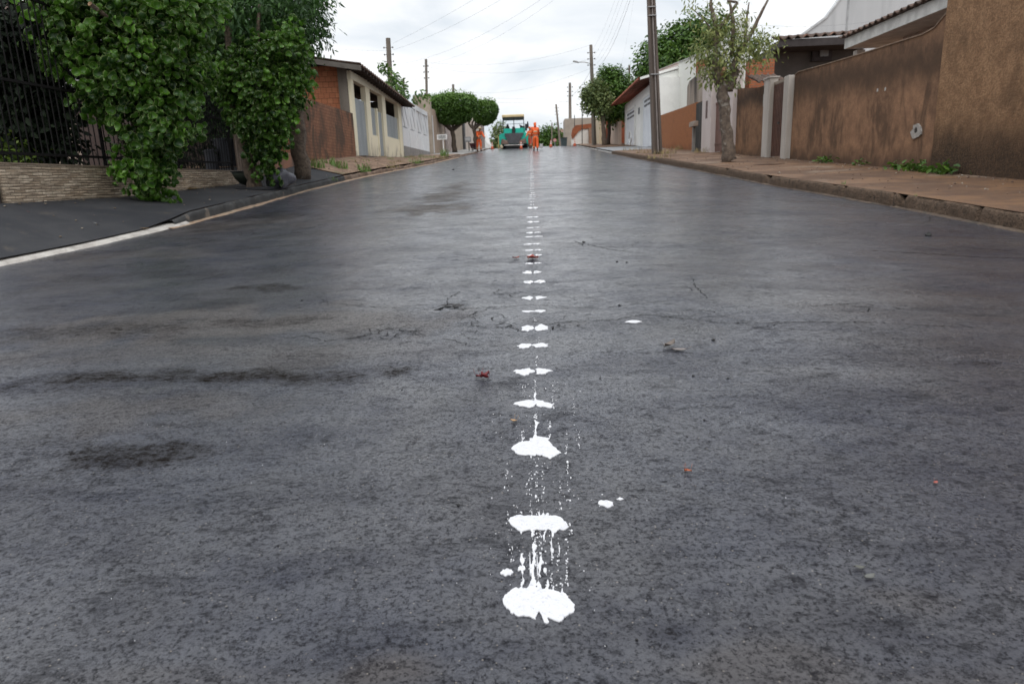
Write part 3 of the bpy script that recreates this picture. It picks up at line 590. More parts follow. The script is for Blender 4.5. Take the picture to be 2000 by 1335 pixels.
# fine droplets and dribbles
m = MB(); rr = random.Random(3)
def drop(x, y, r, el=1.):
    n = 7; pts = [(x+r*math.cos(2*PI*k/n)*rr.uniform(.8, 1.2), y+r*el*math.sin(2*PI*k/n)*rr.uniform(.8, 1.2)) for k in range(n)]; flat(m, pts, .0022)
for lx, y0, y1, c in [(1018, 1000, 1120, 10), (1036, 890, 1010, 20), (1044, 1040, 1100, 14), (1042, 1040, 1140, 22), (1056, 1040, 1150, 18), (1048, 895, 1010, 26), (1066, 1050, 1160, 10), (1077, 1040, 1150, 26), (1090, 1060, 1130, 10), (1107, 1040, 1160, 26), (1110, 900, 1010, 18), (1095, 930, 1000, 14), (1060, 900, 980, 14), (1045, 740, 780, 30), (1046, 800, 860, 40), (1048, 690, 715, 14), (1080, 750, 800, 26), (1022, 750, 775, 12), (1073, 820, 850, 16), (1106, 840, 890, 14), (1130, 840, 880, 10), (1020, 840, 860, 12), (990, 900, 960, 10), (1000, 1070, 1120, 10), (1050, 655, 672, 8), (1045, 620, 634, 8), (1070, 560, 566, 8), (1052, 560, 575, 6), (1120, 770, 810, 8), (1065, 700, 760, 14), (1030, 930, 990, 8), (1115, 1020, 1060, 8), (990, 1000, 1030, 5), (1058, 1010, 1040, 4)]:
    for _ in range(c):
        q = onRoad(lx+rr.gauss(0, 1.8), rr.uniform(y0, y1)); drop(q[0], q[1], abs(rr.gauss(0, .0011))+.0006, rr.choice([1, 1, 1.6, 3.]))
for _ in range(160):
    q = onRoad(rr.gauss(1050, 45), rr.uniform(740, 1180)); drop(q[0], q[1], abs(rr.gauss(0, .0008))+.0004)
for _ in range(26):
    q = onRoad(rr.uniform(150, 1950), rr.uniform(760, 1320)); drop(q[0], q[1], rr.uniform(.0005, .0011))
for lx, y0, y1 in [(1077, 1056, 1092), (1049, 1090, 1130), (1092, 1070, 1086), (1035, 1085, 1130)]:
    q0 = onRoad(lx, y0); q1 = onRoad(lx+1, y1); w = .0013; flat(m, [(q0[0]-w*.4, q0[1]), (q0[0]+w*.4, q0[1]), ((q0[0]+q1[0])/2+w, (q0[1]+q1[1])/2), (q1[0]+w*.6, q1[1]), (q1[0]-w*.6, q1[1]), ((q0[0]+q1[0])/2-w, (q0[1]+q1[1])/2)])
tag(m.build('paint_droplets', PAINT), 'fine white paint droplets spattered around the dotted line', 'paint droplets', kind='stuff')
# pebbles and litter
def leaf_thing(name, px, py, size, col, label, cat='fallen leaf', curl=.5, rz=0, n=1, where=None, kind='oval'):
    p = where if where is not None else onRoad(px, py); z = surfz(p[0], p[1]) if where is None else p[2]
    m = MB(); rr = random.Random(int(px*7+py))
    for q in range(n):
        a = rz+q*2.3+rr.uniform(-.5, .5); L = size*rr.uniform(.8, 1.1); w = L*.28; vs = []; ox, oy = rr.uniform(-.3, .3)*size*(n > 1), rr.uniform(-.3, .3)*size*(n > 1)
        for i in range(6):
            t = i/5; ww = w*math.sin(PI*min(.97, t*.93+.05)); zc = curl*L*(.12+.35*(t-.4)**2*4*.3)
            for s_ in (-1, 0, 1): u, v = (t-.5)*L, s_*ww; vs.append((p[0]+ox+u*math.cos(a)-v*math.sin(a), p[1]+oy+u*math.sin(a)+v*math.cos(a), z+.004+zc*(.4+.9*abs(s_))+.002*q))
        o = [(i*3+k, i*3+k+1, (i+1)*3+k+1, (i+1)*3+k) for i in range(5) for k in (0, 1)]; m.add(vs, o)
        s = p[:2]+np.array([ox, oy]); m.tube([(s[0]-math.cos(a)*L*.5, s[1]-math.sin(a)*L*.5, z+.006), (s[0]-math.cos(a)*L*.8, s[1]-math.sin(a)*L*.8, z+.01+curl*.02)], L*.018, 5)
    o = m.build(name, plain('leaf_%02x%02x%02x' % tuple(int(c*255) for c in col), col, .6), smooth=True); return tag(o, label, cat)
leaf_thing('dry_flower', 942, 738, .045, (.16, .015, .02), 'crumpled dark red flower lying on the road left of the dotted line', 'fallen flower', 1.6, .3, 4)
leaf_thing('dry_flower', 1342, 922, .020, (.42, .10, .03), 'small orange-brown petal scrap on the road right of the line', 'fallen flower', 1., .9, 3)
leaf_thing('dry_leaf', 1004, 824, .022, (.45, .27, .13), 'tan curled leaf scrap just left of the spiky paint splash', curl=.8, rz=2.4, n=2)
leaf_thing('dry_flower', 1036, 507, .09, (.35, .06, .04), 'reddish petals lying on the distant dotted line', 'fallen flower', .8, .2, 4)
leaf_thing('dry_flower', 1009, 506, .05, (.35, .08, .05), 'little red petal left of the petals on the line', 'fallen flower', .8, 1.2, 2)
leaf_thing('dry_leaf', 1308, 678, .07, (.15, .12, .10), 'curled grey-brown leaf on the road, the left one of the pair', curl=1.2, rz=.3)
leaf_thing('dry_leaf', 1326, 684, .07, (.20, .17, .16), 'flat grey leaf on the road, the right one of the pair', curl=.3, rz=2.9)
leaf_thing('dry_leaf', 1827, 944, .018, (.32, .08, .06), 'tiny red leaf scrap on the road near the right edge', curl=.5, rz=.2)
leaf_thing('dry_leaf', 1678, 1112, .022, (.10, .10, .085), 'small grey-green leaf on the road at lower right', curl=.5, rz=2.7)
leaf_thing('dry_leaf', 1698, 1130, .030, (.12, .12, .11), 'folded grey leaf below the small grey-green leaf, lower right', curl=.5, rz=.1)
m = MB()
for px, py, r in [(895, 988, .009), (1393, 664, .014), (1421, 738, .008), (1354, 733, .010), (1210, 598, .012), (1375, 816, .008), (1233, 996, .005), (1172, 737, .006), (1813, 461, .05), (886, 332, .05), (668, 1135, .004), (1122, 1161, .004), (590, 588, .012), (1205, 512, .015), (1224, 513, .012), (1140, 474, .02), (1342, 850, .006), (1361, 790, .004), (1243, 1255, .005), (543, 1068, .005), (785, 760, .006)]:
    r *= .6; q = onRoad(px, py); m.blob((q[0], q[1], surfz(q[0], q[1])+r*.3), (r, r*.8, r*.6), int(px), 9, .55)
tag(m.build('tar_pebbles', surf('tar_pebble', (.02, .02, .02), (.012, .012, .012), 40, rough=.6, bs=200, bstr=1), smooth=True), 'loose black asphalt crumbs scattered on the road', 'pebbles', kind='stuff')
# ================================================================== RIGHT SIDE
def wallX(m, X0, X1, pts): m.prismX(pts, X0, X1); return m
# 1 tall rough stucco wall nearest the camera
WM = stained_wall('rough_stucco', (.42, .25, .14), (.28, .16, .088), (.03, .021, .016), bot=(.35, 1.25, .93), lo=(.50, .70), amount=.55, bs=30, bstr=1., bd=.035)
yc = 12.62; m = MB(); wallX(m, XR, XR+.22, [(2, -.2), (yc, .4), (yc, 4.75), (2, 4.75)])
tag(m.build('stucco_wall', WM), 'tall rough brown stucco wall filling the right edge of the street', 'wall')
WM2 = stained_wall('damp_render', (.38, .215, .125), (.26, .145, .088), (.034, .025, .02), bot=(.12, .55, .8), band=(1.95, .75, .85), lo=(.45, .62), amount=.75, bs=55, bstr=.45, bd=.015)
top2 = [(12.625, 3.36), (12.95, 3.20), (13.309, 3.159), (13.93, 3.179), (15.2, 3.21), (15.83, 3.225), (17.4, 3.28), (19.18, 3.353), (19.45, 3.31)]
m = MB(); wallX(m, XR+.02, XR+.20, [(12.623, .5), (19.48, .9)]+[(a, b_) for a, b_ in reversed(top2)])
w2 = thing('brown_wall', 'long brown moisture-stained garden wall with a patched hole, beside the tall stucco wall', 'wall', (XR, 16, .9))
m.build('wall_panel', WM2, w2)
for px__, py__ in ((1712, 177), (1727, 175)):
    q = onX(px__, py__, XR); m = MB(); m.prismX([(q[1]-.03, q[2]-.02), (q[1]+.02, q[2]-.03), (q[1]+.025, q[2]+.03), (q[1]-.02, q[2]+.04)], XR+.012, XR+.03); m.build('chipped_fleck', surf('fleck_white', (.48, .45, .41)), w2)
q = onX(1789, 257, XR); m = MB(); rr = random.Random(2); n = 14
pts = [(q[1]+.17*math.cos(2*PI*k/n)*rr.uniform(.7, 1.15), q[2]+.14*math.sin(2*PI*k/n)*rr.uniform(.8, 1.15)) for k in range(n)]; m.prismX(pts, XR-.006, XR+.05)
pa = m.build('cement_patch', surf('cement', (.42, .39, .36), (.3, .28, .26), 12, rough=.9, bs=60, bstr=.8, bd=.01), w2)
m = MB(); m.prismX([(q[1]-.05, q[2]+.01), (q[1]-.01, q[2]-.03), (q[1]+.04, q[2]-.01), (q[1]+.05, q[2]+.04), (q[1]+.01, q[2]+.08), (q[1]-.03, q[2]+.06)], XR-.008, XR+.04); m.build('hole', plain('hole_dark', (.03, .022, .018)), pa)
m = MB()
for i in range(len(top2)-1):
    (a, z0), (b_, z1) = top2[i], top2[i+1]; m.hexa([(XR+.0, a, z0), (XR+.215, a, z0), (XR+.215, b_, z1), (XR, b_, z1)], [(XR+.0, a, z0+.018), (XR+.215, a, z0+.018), (XR+.215, b_, z1+.018), (XR, b_, z1+.018)])
m.build('coping', surf('coping', (.34, .24, .17), (.2, .14, .1), 9, (.5, .45, .4), 3, (.6, .66), .9), w2)
# 2 gate one with two off-white posts
POST = surf('post_paint', (.52, .48, .44), (.42, .38, .34), 3, (.22, .17, .13), 1.5, (.6, .75), .85, streak=True)
RUST = surf('brown_metal', (.135, .062, .042), (.10, .048, .035), 3, (.17, .09, .06), 2, rough=.55, bs=60, bstr=.1)
g1 = thing('pedestrian_gate', 'narrow brown metal gate between two off-white posts, next to the long stained wall', 'gate', (XR, 20.5, RZ(KR(20.5), 20.5)+.18))
gz = lambda y: float(RS(XR, y))
MB().box(XR-.12, 19.5, gz(19.6)-.1, XR+.12, 19.86, 3.33).build('post', POST, g1, bevel=.01)
MB().box(XR-.12, 21.0, gz(21)-.1, XR+.12, 21.5, 3.46).build('post', POST, g1, bevel=.01)
MB().box(XR-.15, 20.97, 3.46, XR+.15, 21.53, 3.50).build('cap', POST, g1)
m = MB(); m.box(XR+.02, 19.86, gz(20.4)+.05, XR+.05, 21.0, 3.25)
for k in range(9): y = 19.92+k*.125; m.box(XR-.005, y, gz(20.4)+.06, XR+.02, y+.05, 3.24)
d = m.build('door_leaf', RUST, g1); MB().box(XR-.04, 20.35, 2.15, XR-.005, 20.45, 2.2).build('handle', plain('dark_iron', (.03, .028, .026), .5), d)
MB().box(XR+.0, 19.86, 3.25, XR+.08, 21.0, 3.33).build('lintel', surf('old_render', (.3, .24, .19), (.2, .16, .12), 5), g1)
# 3 stained wall between gates
m = MB(); wallX(m, XR+.03, XR+.2, [(21.5, gz(21.5)-.15), (24.75, gz(25)-.15), (24.75, 3.60), (23.9, 3.52), (22.6, 3.38), (21.5, 3.34)])
w3 = thing('brown_wall', 'short mould-streaked brown wall between the two gates, behind the pruned tree', 'wall', (XR, 23, 1.3)); m.build('wall_panel', stained_wall('damp_render_dark', (.30, .165, .09), (.2, .11, .065), (.02, .015, .012), bot=(.02, .4, .7), band=(1.9, .6, .9), lo=(.46, .66), amount=.8, bstr=.4), w3)
m = MB(); m.box(XR-.02, 21.55, 2.75, XR+.03, 21.85, 3.1); m.build('meter_box', surf('meter_plaster', (.42, .42, .39), (.3, .29, .27), 9), w3)
# 4 gate two with pink-white pillars
PINK = surf('pinkish_paint', (.62, .55, .53), (.55, .48, .46), 2, (.4, .33, .3), 1, rough=.8, streak=True)
g2 = thing('double_gate', 'brown metal gate with a pinkish white pillar, behind the pruned street tree', 'gate', (XR, 26.5, gz(26.5)))
MB().box(XR-.2, 27.35, gz(27.4)-.1, XR+.2, 28.75, 4.48).build('pillar', PINK, g2, bevel=.01)
MB().box(XR-.12, 24.75, gz(25)-.1, XR+.2, 25.35, 4.32).build('pillar', PINK, g2, bevel=.01)
MB().box(XR-.206, 27.85, 2.9, XR-.2, 28.15, 3.55).build('mail_slot', plain('slot_dark', (.12, .07, .06)), g2)
m = MB(); m.box(XR+.0, 25.35, gz(26)+.1, XR+.04, 27.35, 3.40); m.box(XR-.02, 25.35, gz(26)+.35, XR, 27.35, gz(26)+.4); m.box(XR-.02, 26.3, gz(26)+.1, XR, 26.36, 3.4); m.box(XR-.02, 25.35, 3.34, XR, 27.35, 3.40)
d = m.build('gate_leaf', surf('gate_brown', (.17, .085, .065), (.14, .07, .055), 3, rough=.6), g2); MB().box(XR-.06, 26.45, 2.35, XR-.02, 26.6, 2.4).build('handle', plain('dark_iron', (.03, .028, .026), .5), d)
MB().box(XR+.05, 25.35, 3.41, XR+.15, 27.35, 4.25).build('upper_panel', surf('grey_paint', (.5, .48, .47), rough=.8), g2)
# 5 orange-brown wall with blackened end
m = MB(); wallX(m, XR+.02, XR+.2, [(28.75, gz(29)-.15), (39.3, gz(39)-.25), (39.3, 3.93), (33.5, 3.80), (30.75, 3.76), (30.75, 3.72), (28.75, 3.70)])
w5 = thing('orange_wall', 'orange-brown rendered wall with a mouldy black end, behind the concrete pole', 'wall', (XR, 34, 1.8))
m.build('wall_panel', stained_wall('orange_render', (.37, .15, .06), (.30, .12, .055), (.03, .025, .022), bot=(.0, .45, .35), lo=(.56, .74), amount=.5, bs=50, bstr=.3), w5)
m = MB(); m.box(XR-.01, 28.76, gz(29)-.1, XR+.018, 30.6, 3.69); m.build('black_mould', surf('mould', (.055, .05, .045), (.02, .02, .018), 3, (.10, .10, .07), 2, rough=.95, streak=True), w5)
# 6 old ruined wall and white wall behind
m = MB(); wallX(m, XR+.5, XR+.8, [(29, 1.2), (34.8, 1.2), (34.8, 4.85), (34.4, 5.05), (33.2, 5.1), (32.4, 5.28), (31.2, 5.25), (29, 5.1)])
tag(m.build('ruined_wall', surf('ruined_render', (.40, .34, .28), (.27, .22, .18), 2.2, (.055, .045, .038), .7, (.50, .62), .95, 40, .8, .02, streak=True)), 'weathered grey-pink old wall with blackened top standing behind the orange wall', 'wall')
a = onX(1288, 137, XR+1.2); b_ = onX(1384, 100, XR+1.2); c = onX(1400, 94, XR+1.2)
wh = thing('white_house', 'plain white rendered house side rising behind the orange wall', 'house', (XR+1.2, 38, 1.8))
m = MB(); wallX(m, XR+1.2, XR+1.5, [(28.6, 1.4), (a[1]+.3, 1.4), (a[1]+.3, a[2]), (b_[1], b_[2]), (28.6, b_[2]+.3)]); m.build('wall', surf('cream_white', (.82, .82, .76), (.79, .79, .73), 1, rough=.85, bstr=.1), wh)
m = MB(); m.hexa([(XR+1.15, a[1]+.35, a[2]), (XR+1.55, a[1]+.35, a[2]), (XR+1.55, b_[1], b_[2]), (XR+1.15, b_[1], b_[2])], [(XR+1.15, a[1]+.35, a[2]+.06), (XR+1.55, a[1]+.35, a[2]+.06), (XR+1.55, b_[1], b_[2]+.06), (XR+1.15, b_[1], b_[2]+.06)]); m.build('coping', surf('coping_grey', (.5, .5, .47)), wh)
q = onX(1368, 143, XR+.9); m = MB(); m.box(XR+.82, q[1]-.6, q[2]-.5, XR+1.19, q[1]+.6, q[2]+.55); tag(m.build('brick_stub', brick('stub_brick', 'y', bw=.2, bh=.09)), 'small exposed brick block on top of the old wall behind the tree', 'wall')
# 7 white garage house
gh = thing('white_garage_house', 'white garage front with two metal garage doors under a red tiled roof', 'house', (XR, 47, 2.4))
WHT = surf('white_paint', (.86, .86, .83), (.80, .80, .77), 2, (.55, .54, .52), .8, (.62, .75), .7, bstr=.1)
zb = 2.35; zt = 5.85
m = MB(); wallX(m, XR, XR+4, [(39.9, 1.9), (53.7, 2.5), (53.7, zt+.0), (39.9, zt+.12)]); m.prismY([(XR, zt), (XR+3.2, zt), (XR+3.2, 6.85), (XR, 6.15)], 40.45, 40.6); m.build('wall', WHT, gh)
WG = surf('garage_metal', (.78, .80, .83), (.72, .74, .78), 1.5, rough=.55, bstr=.05)
def gdoor(y0, y1, z0, z1):
    m = MB(); m.box(XR-.05, y0, z0, XR-.003, y1, z1)
    for k in range(int((y1-y0)/.25)): m.box(XR-.062, y0+.12+k*.25, z0+.05, XR-.05, y0+.14+k*.25, z1-.75)
    d = m.build('garage_door', WG, gh); mm = MB()
    for r_ in range(2):
        for k in range(3): w = (y1-y0-.4)/3; mm.box(XR-.072, y0+.2+k*w, z1-.28-r_*.26, XR-.05, y0+.2+k*w+w*.78, z1-.16-r_*.26)
    mm.build('vent_slots', plain('slot_grey', (.10, .10, .11)), d); mf = MB()
    mf.box(XR-.1, y0-.12, z0, XR, y0, z1+.12); mf.box(XR-.1, y1, z0, XR, y1+.12, z1+.12); mf.box(XR-.1, y0, z1, XR, y1, z1+.12); mf.build('door_frame', WHT, d)
    return d
gdoor(40.6, 44.6, 2.45, 5.35); d = gdoor(48.2, 52.3, 2.75, 5.20)
m = MB(); cy_, cz_ = 50.2, 3.3
for a0, a1 in (((0, .5), (.35, 0)), ((.35, 0), (0, -.5)), ((0, -.5), (-.35, 0)), ((-.35, 0), (0, .5))): m.tube([(XR-.08, cy_+a0[0]*2, cz_+a0[1]), (XR-.08, cy_+a1[0]*2, cz_+a1[1])], .03, 4)
m.build('diamond_trim', WHT, d)
m = MB(); m.box(XR-.05, 45.6, 2.5, XR-.003, 47.0, 5.2); dd = m.build('entry_door', WHT, gh); m = MB(); m.box(XR-.07, 46.0, 4.6, XR-.05, 46.6, 5.0); m.build('window_slot', plain('slot_grey', (.10, .10, .11)), dd)
def tiles(mb, p0, along, down, n, rows, amp=.05, thick=.03):
    """barrel tile sheet: p0 corner, along = eave direction vector, down = slope vector"""
    p0 = Vector(p0); A = Vector(along); D = Vector(down); N_ = A.cross(D).normalized(); N_ = N_ if N_.z > 0 else -N_; K = n*6; vs = []
    for j in range(rows+1):
        for i in range(K+1):
            ph = i/6*2*PI; z = amp*max(-.35, math.cos(ph))+.015*((j % 2) == 0); vs.append(p0+A*(i/K)+D*(j/rows)+N_*z)
    o = len(vs); vs += [v-N_*thick for v in vs]
    fs = [(j*(K+1)+i, j*(K+1)+i+1, (j+1)*(K+1)+i+1, (j+1)*(K+1)+i) for j in range(rows) for i in range(K)]
    fs += [(o+j*(K+1)+i, o+(j+1)*(K+1)+i, o+(j+1)*(K+1)+i+1, o+j*(K+1)+i+1) for j in range(rows) for i in range(K)]
    j = rows; fs += [(j*(K+1)+i, j*(K+1)+i+1, o+j*(K+1)+i+1, o+j*(K+1)+i) for i in range(K)]
    j = 0; fs += [(i, o+i, o+i+1, i+1) for i in range(K)]
    fs += [(j*(K+1), (j+1)*(K+1), o+(j+1)*(K+1), o+j*(K+1)) for j in range(rows)]+[(j*(K+1)+K, o+j*(K+1)+K, o+(j+1)*(K+1)+K, (j+1)*(K+1)+K) for j in range(rows)]
    mb.add(vs, fs); return mb
TILE = surf('red_tile', (.36, .105, .06), (.26, .08, .05), 4, (.12, .06, .045), 2, (.6, .72), .85, 40, .4, .01)
TILED = surf('dark_tile', (.12, .07, .05), (.07, .05, .04), 4, (.28, .14, .09), 2, (.6, .72), .9, 40, .4, .01)
m = MB(); tiles(m, (XR+3.2, 40.4, 7.0), (0, 14.2, -.1), (-4.2, 0, -1.0), 40, 6, .05); rf = m.build('roof', TILE, gh)
m = MB()
for k in range(28): y = 40.6+k*.5; m.hexa([(XR-.9, y, 5.93), (XR+.1, y, 6.16), (XR+.1, y+.08, 6.16), (XR-.9, y+.08, 5.93)], [(XR-.9, y, 6.0), (XR+.1, y, 6.23), (XR+.1, y+.08, 6.23), (XR-.9, y+.08, 6.0)])
m.each('rafter', surf('rafter_wood', (.20, .08, .05)), rf)
m = MB(); m.hexa([(XR-.9, 40.32, 5.95), (XR+3.2, 40.32, 6.93), (XR+3.2, 40.4, 6.93), (XR-.9, 40.4, 5.95)], [(XR-.9, 40.32, 6.08), (XR+3.2, 40.32, 7.06), (XR+3.2, 40.4, 7.06), (XR-.9, 40.4, 6.08)]); m.build('barge_board', WHT, rf)
m = MB(); m.box(XR-.7, 44.8, 2.2, XR-.003, 47.6, 2.48); m.box(XR-1.2, 44.6, 2.1, XR-.7, 47.8, 2.33); m.build('entry_steps', surf('step_concrete', (.22, .23, .23), rough=.85), gh)
# 8 dark house behind gates, brick pillar, small tiled canopy
dh = thing('dark_house', 'dark grey-brown house behind the gates with a corrugated tile roof edge', 'house', (12, 27, 1.5))
DG = surf('dark_render', (.085, .072, .064), (.07, .06, .053), 2, rough=.9, bstr=.15)
a = onY(1511, 95, 27); b_ = onY(1664, 83, 27)
m = MB(); m.box(a[0], 27, 1.2, b_[0]+.4, 31, a[2]+.06); m.build('wall', DG, dh)
m = MB(); tiles(m, (a[0]-.25, 26.6, a[2]+.26), (b_[0]-a[0]+.6, 0, .12), (0, -.9, -.16), 11, 2, .07); m.build('roof', TILED, dh)
m = MB(); m.box(a[0]-.2, 25.75, a[2]-.16, b_[0]+.4, 26.98, a[2]+.08); m.build('fascia', surf('fascia_dark', (.045, .035, .035)), dh)
c = onY(1600, 100, 26.9); m = MB(); m.box(c[0]-.25, 26.85, c[2]-.35, c[0]+.45, 26.99, c[2]+.15); w = m.build('window', surf('window_frame', (.035, .025, .025)), dh); m = MB(); m.box(c[0]-.0, 26.8, c[2]-.2, c[0]+.3, 26.85, c[2]+.02); m.build('pane', plain('pane_grey', (.16, .15, .14), .3), w)
a = onY(1465, 125, 25); b_ = onY(1511, 160, 25); m = MB(); m.box(a[0], 25, 1.4, b_[0], 25.5, a[2]+.15); tag(m.build('brick_pillar', brick('pillar_brick', 'x', (.42, .14, .06), (.33, .10, .05), (.2, .14, .1), .22, .085, .012)), 'orange brick wall stub between the street tree and the dark house', 'wall')
a = onY(1474, 160, 22.3); b_ = onY(1522, 152, 22.3); m = MB(); tiles(m, (a[0]-.1, 22.9, a[2]+.25), (b_[0]-a[0]+.1, 0, 0), (0, -1.1, -.3), 5, 3, .04)
cp = thing('tiled_canopy', 'little dark tiled canopy above the wall just left of the narrow gate', 'canopy', (a[0], 22.3, 2)); m.build('roof', TILED, cp); m = MB(); m.box(XR+.06, 22.0, a[2]-.25, XR+.12, 22.1, a[2]); m.build('bracket', POST, cp)
# 9 house with white fascia and red tiles behind long wall
fh = thing('fascia_house', 'house with a wide white eave board and dark red roof tiles behind the long wall', 'house', (XR+2, 17, 1))
FX = XR+1.3
p1 = onX(1650, 76, FX); p2 = onX(1846, 12, FX); y1_, y0_ = p1[1], 12.2
zf = p1[2]; zn = zf-.0
m = MB(); m.box(FX, y0_, zf-.26, FX+.07, y1_, zf-.0); m.build('fascia', surf('fascia_white', (.74, .73, .70), rough=.7, bstr=.05), fh)
m = MB(); m.box(FX+.07, y0_, zf-.25, FX+1.4, y1_, zf-.19); m.build('soffit', surf('soffit', (.66, .62, .58), rough=.8, bstr=.05), fh)
m = MB(); m.box(FX+.85, y0_, .8, FX+1.0, y1_-1.3, zf-.25); m.build('wall', surf('mauve_wall', (.66, .54, .48), rough=.85, bstr=.1), fh)
m = MB(); tiles(m, (FX+3.6, y0_, zf+1.0), (0, y1_-y0_+.1, 0), (-3.72, 0, -.98), 26, 8, .04); m.build('roof', TILED, fh)
q = onX(1678, 100, FX+.4); m = MB(); m.box(FX+.3, q[1]-.12, 1, FX+.5, q[1]+.12, zf-.3); m.build('column', POST, fh)
m = MB(); m.box(FX+.07, y1_-.07, zf-.26, FX+1.4, y1_, zf+.0); m.build('end_board', surf('fascia_white', ()), fh)
# 10 tall grey-white gable wall far right
gw = thing('gable_building', 'tall pale grey building with a stepped gable top rising behind the roofs', 'building', (20, 30, 2))
GY = 33
pts = [onY(*p, GY) for p in [(1556, 78), (1614, 36), (1641, 0), (1660, -30), (1900, -60), (2060, -60), (2060, 120), (1556, 120)]]
m = MB(); m.prismY([(p[0], p[2]) for p in pts[:-2]]+[(pts[-2][0], 1), (pts[-1][0], 1)], GY, GY+.6); m.build('wall', surf('pale_render', (.56, .57, .58), (.50, .51, .52), 1.4, (.38, .39, .4), .6, (.55, .75), .9, bstr=.15, streak=True), gw)
m = MB()
for p, q in zip(pts[:4], pts[1:5]): m.hexa([(p[0], GY-.06, p[2]), (q[0], GY-.06, q[2]), (q[0], GY+.3, q[2]), (p[0], GY+.3, p[2])], [(p[0], GY-.06, p[2]+.1), (q[0], GY-.06, q[2]+.1), (q[0], GY+.3, q[2]+.1), (p[0], GY+.3, p[2]+.1)])
m.build('coping', surf('coping_light', (.6, .61, .62)), gw)
q = onY(1653, 60, GY); MB().box(q[0]-.04, GY-.02, 2, q[0]+.04, GY-.001, q[2]+3).build('wall_joint', surf('joint', (.4, .41, .42)), gw)
# water-meter post in front of orange wall
q = onX(1354, 296, XR-.35); mp = thing('meter_post', 'small grey meter box on a thin post in front of the orange wall', 'meter box', (XR-.35, q[1], gz(q[1])))
zz = gz(q[1]); MB().box(XR-.4, q[1]-.09, zz-.05, XR-.30, q[1]+.09, zz+.98).build('post', surf('meter_grey', (.26, .24, .22), rough=.9), mp)
MB().box(XR-.46, q[1]-.42, zz+.98, XR-.27, q[1]+.42, zz+1.18).build('box', surf('meter_brown', (.26, .17, .12), (.34, .3, .26), 5), mp, bevel=.01)
# concrete utility poles
PC = surf('pole_concrete', (.135, .105, .088), (.10, .08, .068), 2.5, (.2, .16, .14), 1.4, (.6, .72), .92, 50, .4, .008, streak=True)
PG = surf('pole_grey', (.22, .19, .16), (.15, .13, .11), 2, rough=.9, streak=True)
def pole(x, y, z0, h, label, r0=.16, r1=.10, lean=(0, 0), mat=None, hsec=False, cross=0, whitebase=0, boxes=True):
    t = thing('utility_pole', label, 'utility pole', (x, y, z0)); tx, ty = x+lean[0], y+lean[1]; mat = mat or PG
    if hsec:                                  # double-T section: two flanges and a recessed web
        m = MB()
        for s_ in (-1, 1): m.hexa([(x+s_*r0*.95-r0*.32, y-r0, z0-.3), (x+s_*r0*.95+r0*.32, y-r0, z0-.3), (x+s_*r0*.95+r0*.32, y+r0, z0-.3), (x+s_*r0*.95-r0*.32, y+r0, z0-.3)], [(tx+s_*r1*.95-r1*.32, ty-r1, z0+h), (tx+s_*r1*.95+r1*.32, ty-r1, z0+h), (tx+s_*r1*.95+r1*.32, ty+r1, z0+h), (tx+s_*r1*.95-r1*.32, ty+r1, z0+h)])
        m.hexa([(x-r0*.7, y-r0*.35, z0-.3), (x+r0*.7, y-r0*.35, z0-.3), (x+r0*.7, y+r0*.35, z0-.3), (x-r0*.7, y+r0*.35, z0-.3)], [(tx-r1*.7, ty-r1*.35, z0+h-.01), (tx+r1*.7, ty-r1*.35, z0+h-.01), (tx+r1*.7, ty+r1*.35, z0+h-.01), (tx-r1*.7, ty+r1*.35, z0+h-.01)])
        m.build('shaft', mat, t, bevel=.01)
        m = MB(); m.tube([(x+.02, y-r0*.6, z0), (x+.02+lean[0]*.97, y-r0*.5, z0+h-.4)], .028, 6); m.build('conduit', surf('conduit_grey', (.34, .30, .28)), t)
        m = MB()
        for zz in (2.9, 5.0, 5.3, 5.75, 6.6): k = zz/h; m.box(x-r0*1.2*(1-k*.3)+lean[0]*k, y-r0*1.05, z0+zz, x+r0*1.2*(1-k*.3)+lean[0]*k, y+r0*1.05, z0+zz+.03)
        m.each('strap', plain('strap_metal', (.4, .4, .4), .4, .6), t)
    else: m = MB(); m.tube([(x, y, z0-.3), (tx, ty, z0+h)], [r0, r1], 8); m.build('shaft', mat, t, smooth=False)
    if boxes:
        m = MB(); k = .86
        for dz_ in (0, .45, .9): 
            zz = z0+h*k+dz_-.4; xx = x+lean[0]*k; iw = r0*1.1+.06; m.tube([(xx-iw, y, zz), (xx+iw, y, zz)], .02, 5)
            for s_ in (-1, 1): m.lathe((xx+s_*iw, y, zz), [(.02, -.05), (.05, -.035), (.035, 0), (.05, .03), (.015, .06)], 8)
        m.each('insulator', plain('insulator_dark', (.09, .075, .07), .4), t)
    if cross: m = MB(); m.box(tx-cross, ty-.05, z0+h-.5, tx+cross, ty+.05, z0+h-.4); m.build('crossarm', mat, t)
    if whitebase: m = MB(); m.tube([(x, y, z0), (x, y, z0+whitebase)], [r0*1.04+.01, r0*1.02+.01], 8); m.build('painted_base', surf('white_paint', ()), t)
    return t
def zat(px, py, Y): return float(onY(px, py, Y)[2])
P1y = 28.3; pb = onY(1284, 298, P1y); pt = onY(1272, 0, P1y); H1 = 9.8; ln = (pt[0]-pb[0])*(H1/(pt[2]-pb[2]))
R1 = (pb[0], P1y, float(pb[2])); pole(*R1, H1, 'brown double-T concrete pole before the orange wall, nearest on the right', .15, .095, (ln, 0), PC, True)
R1T = (pb[0]+ln, P1y, pb[2]+H1)
def pole2(pxt, pyt, pxb, Y, label, **k):
    t = onY(pxt, pyt, Y); z0 = float(G(Y))-.1; xb = float(onY(pxb, 290, Y)[0]); pole(xb, Y, z0, float(t[2])-z0, label, lean=(float(t[0])-xb, 0), **k); return (float(t[0]), Y, float(t[2]))
R2 = pole2(1154, 88, 1161, 57, 'grey pole carrying the street lamp, rising from the pale tree', r0=.19, r1=.12)
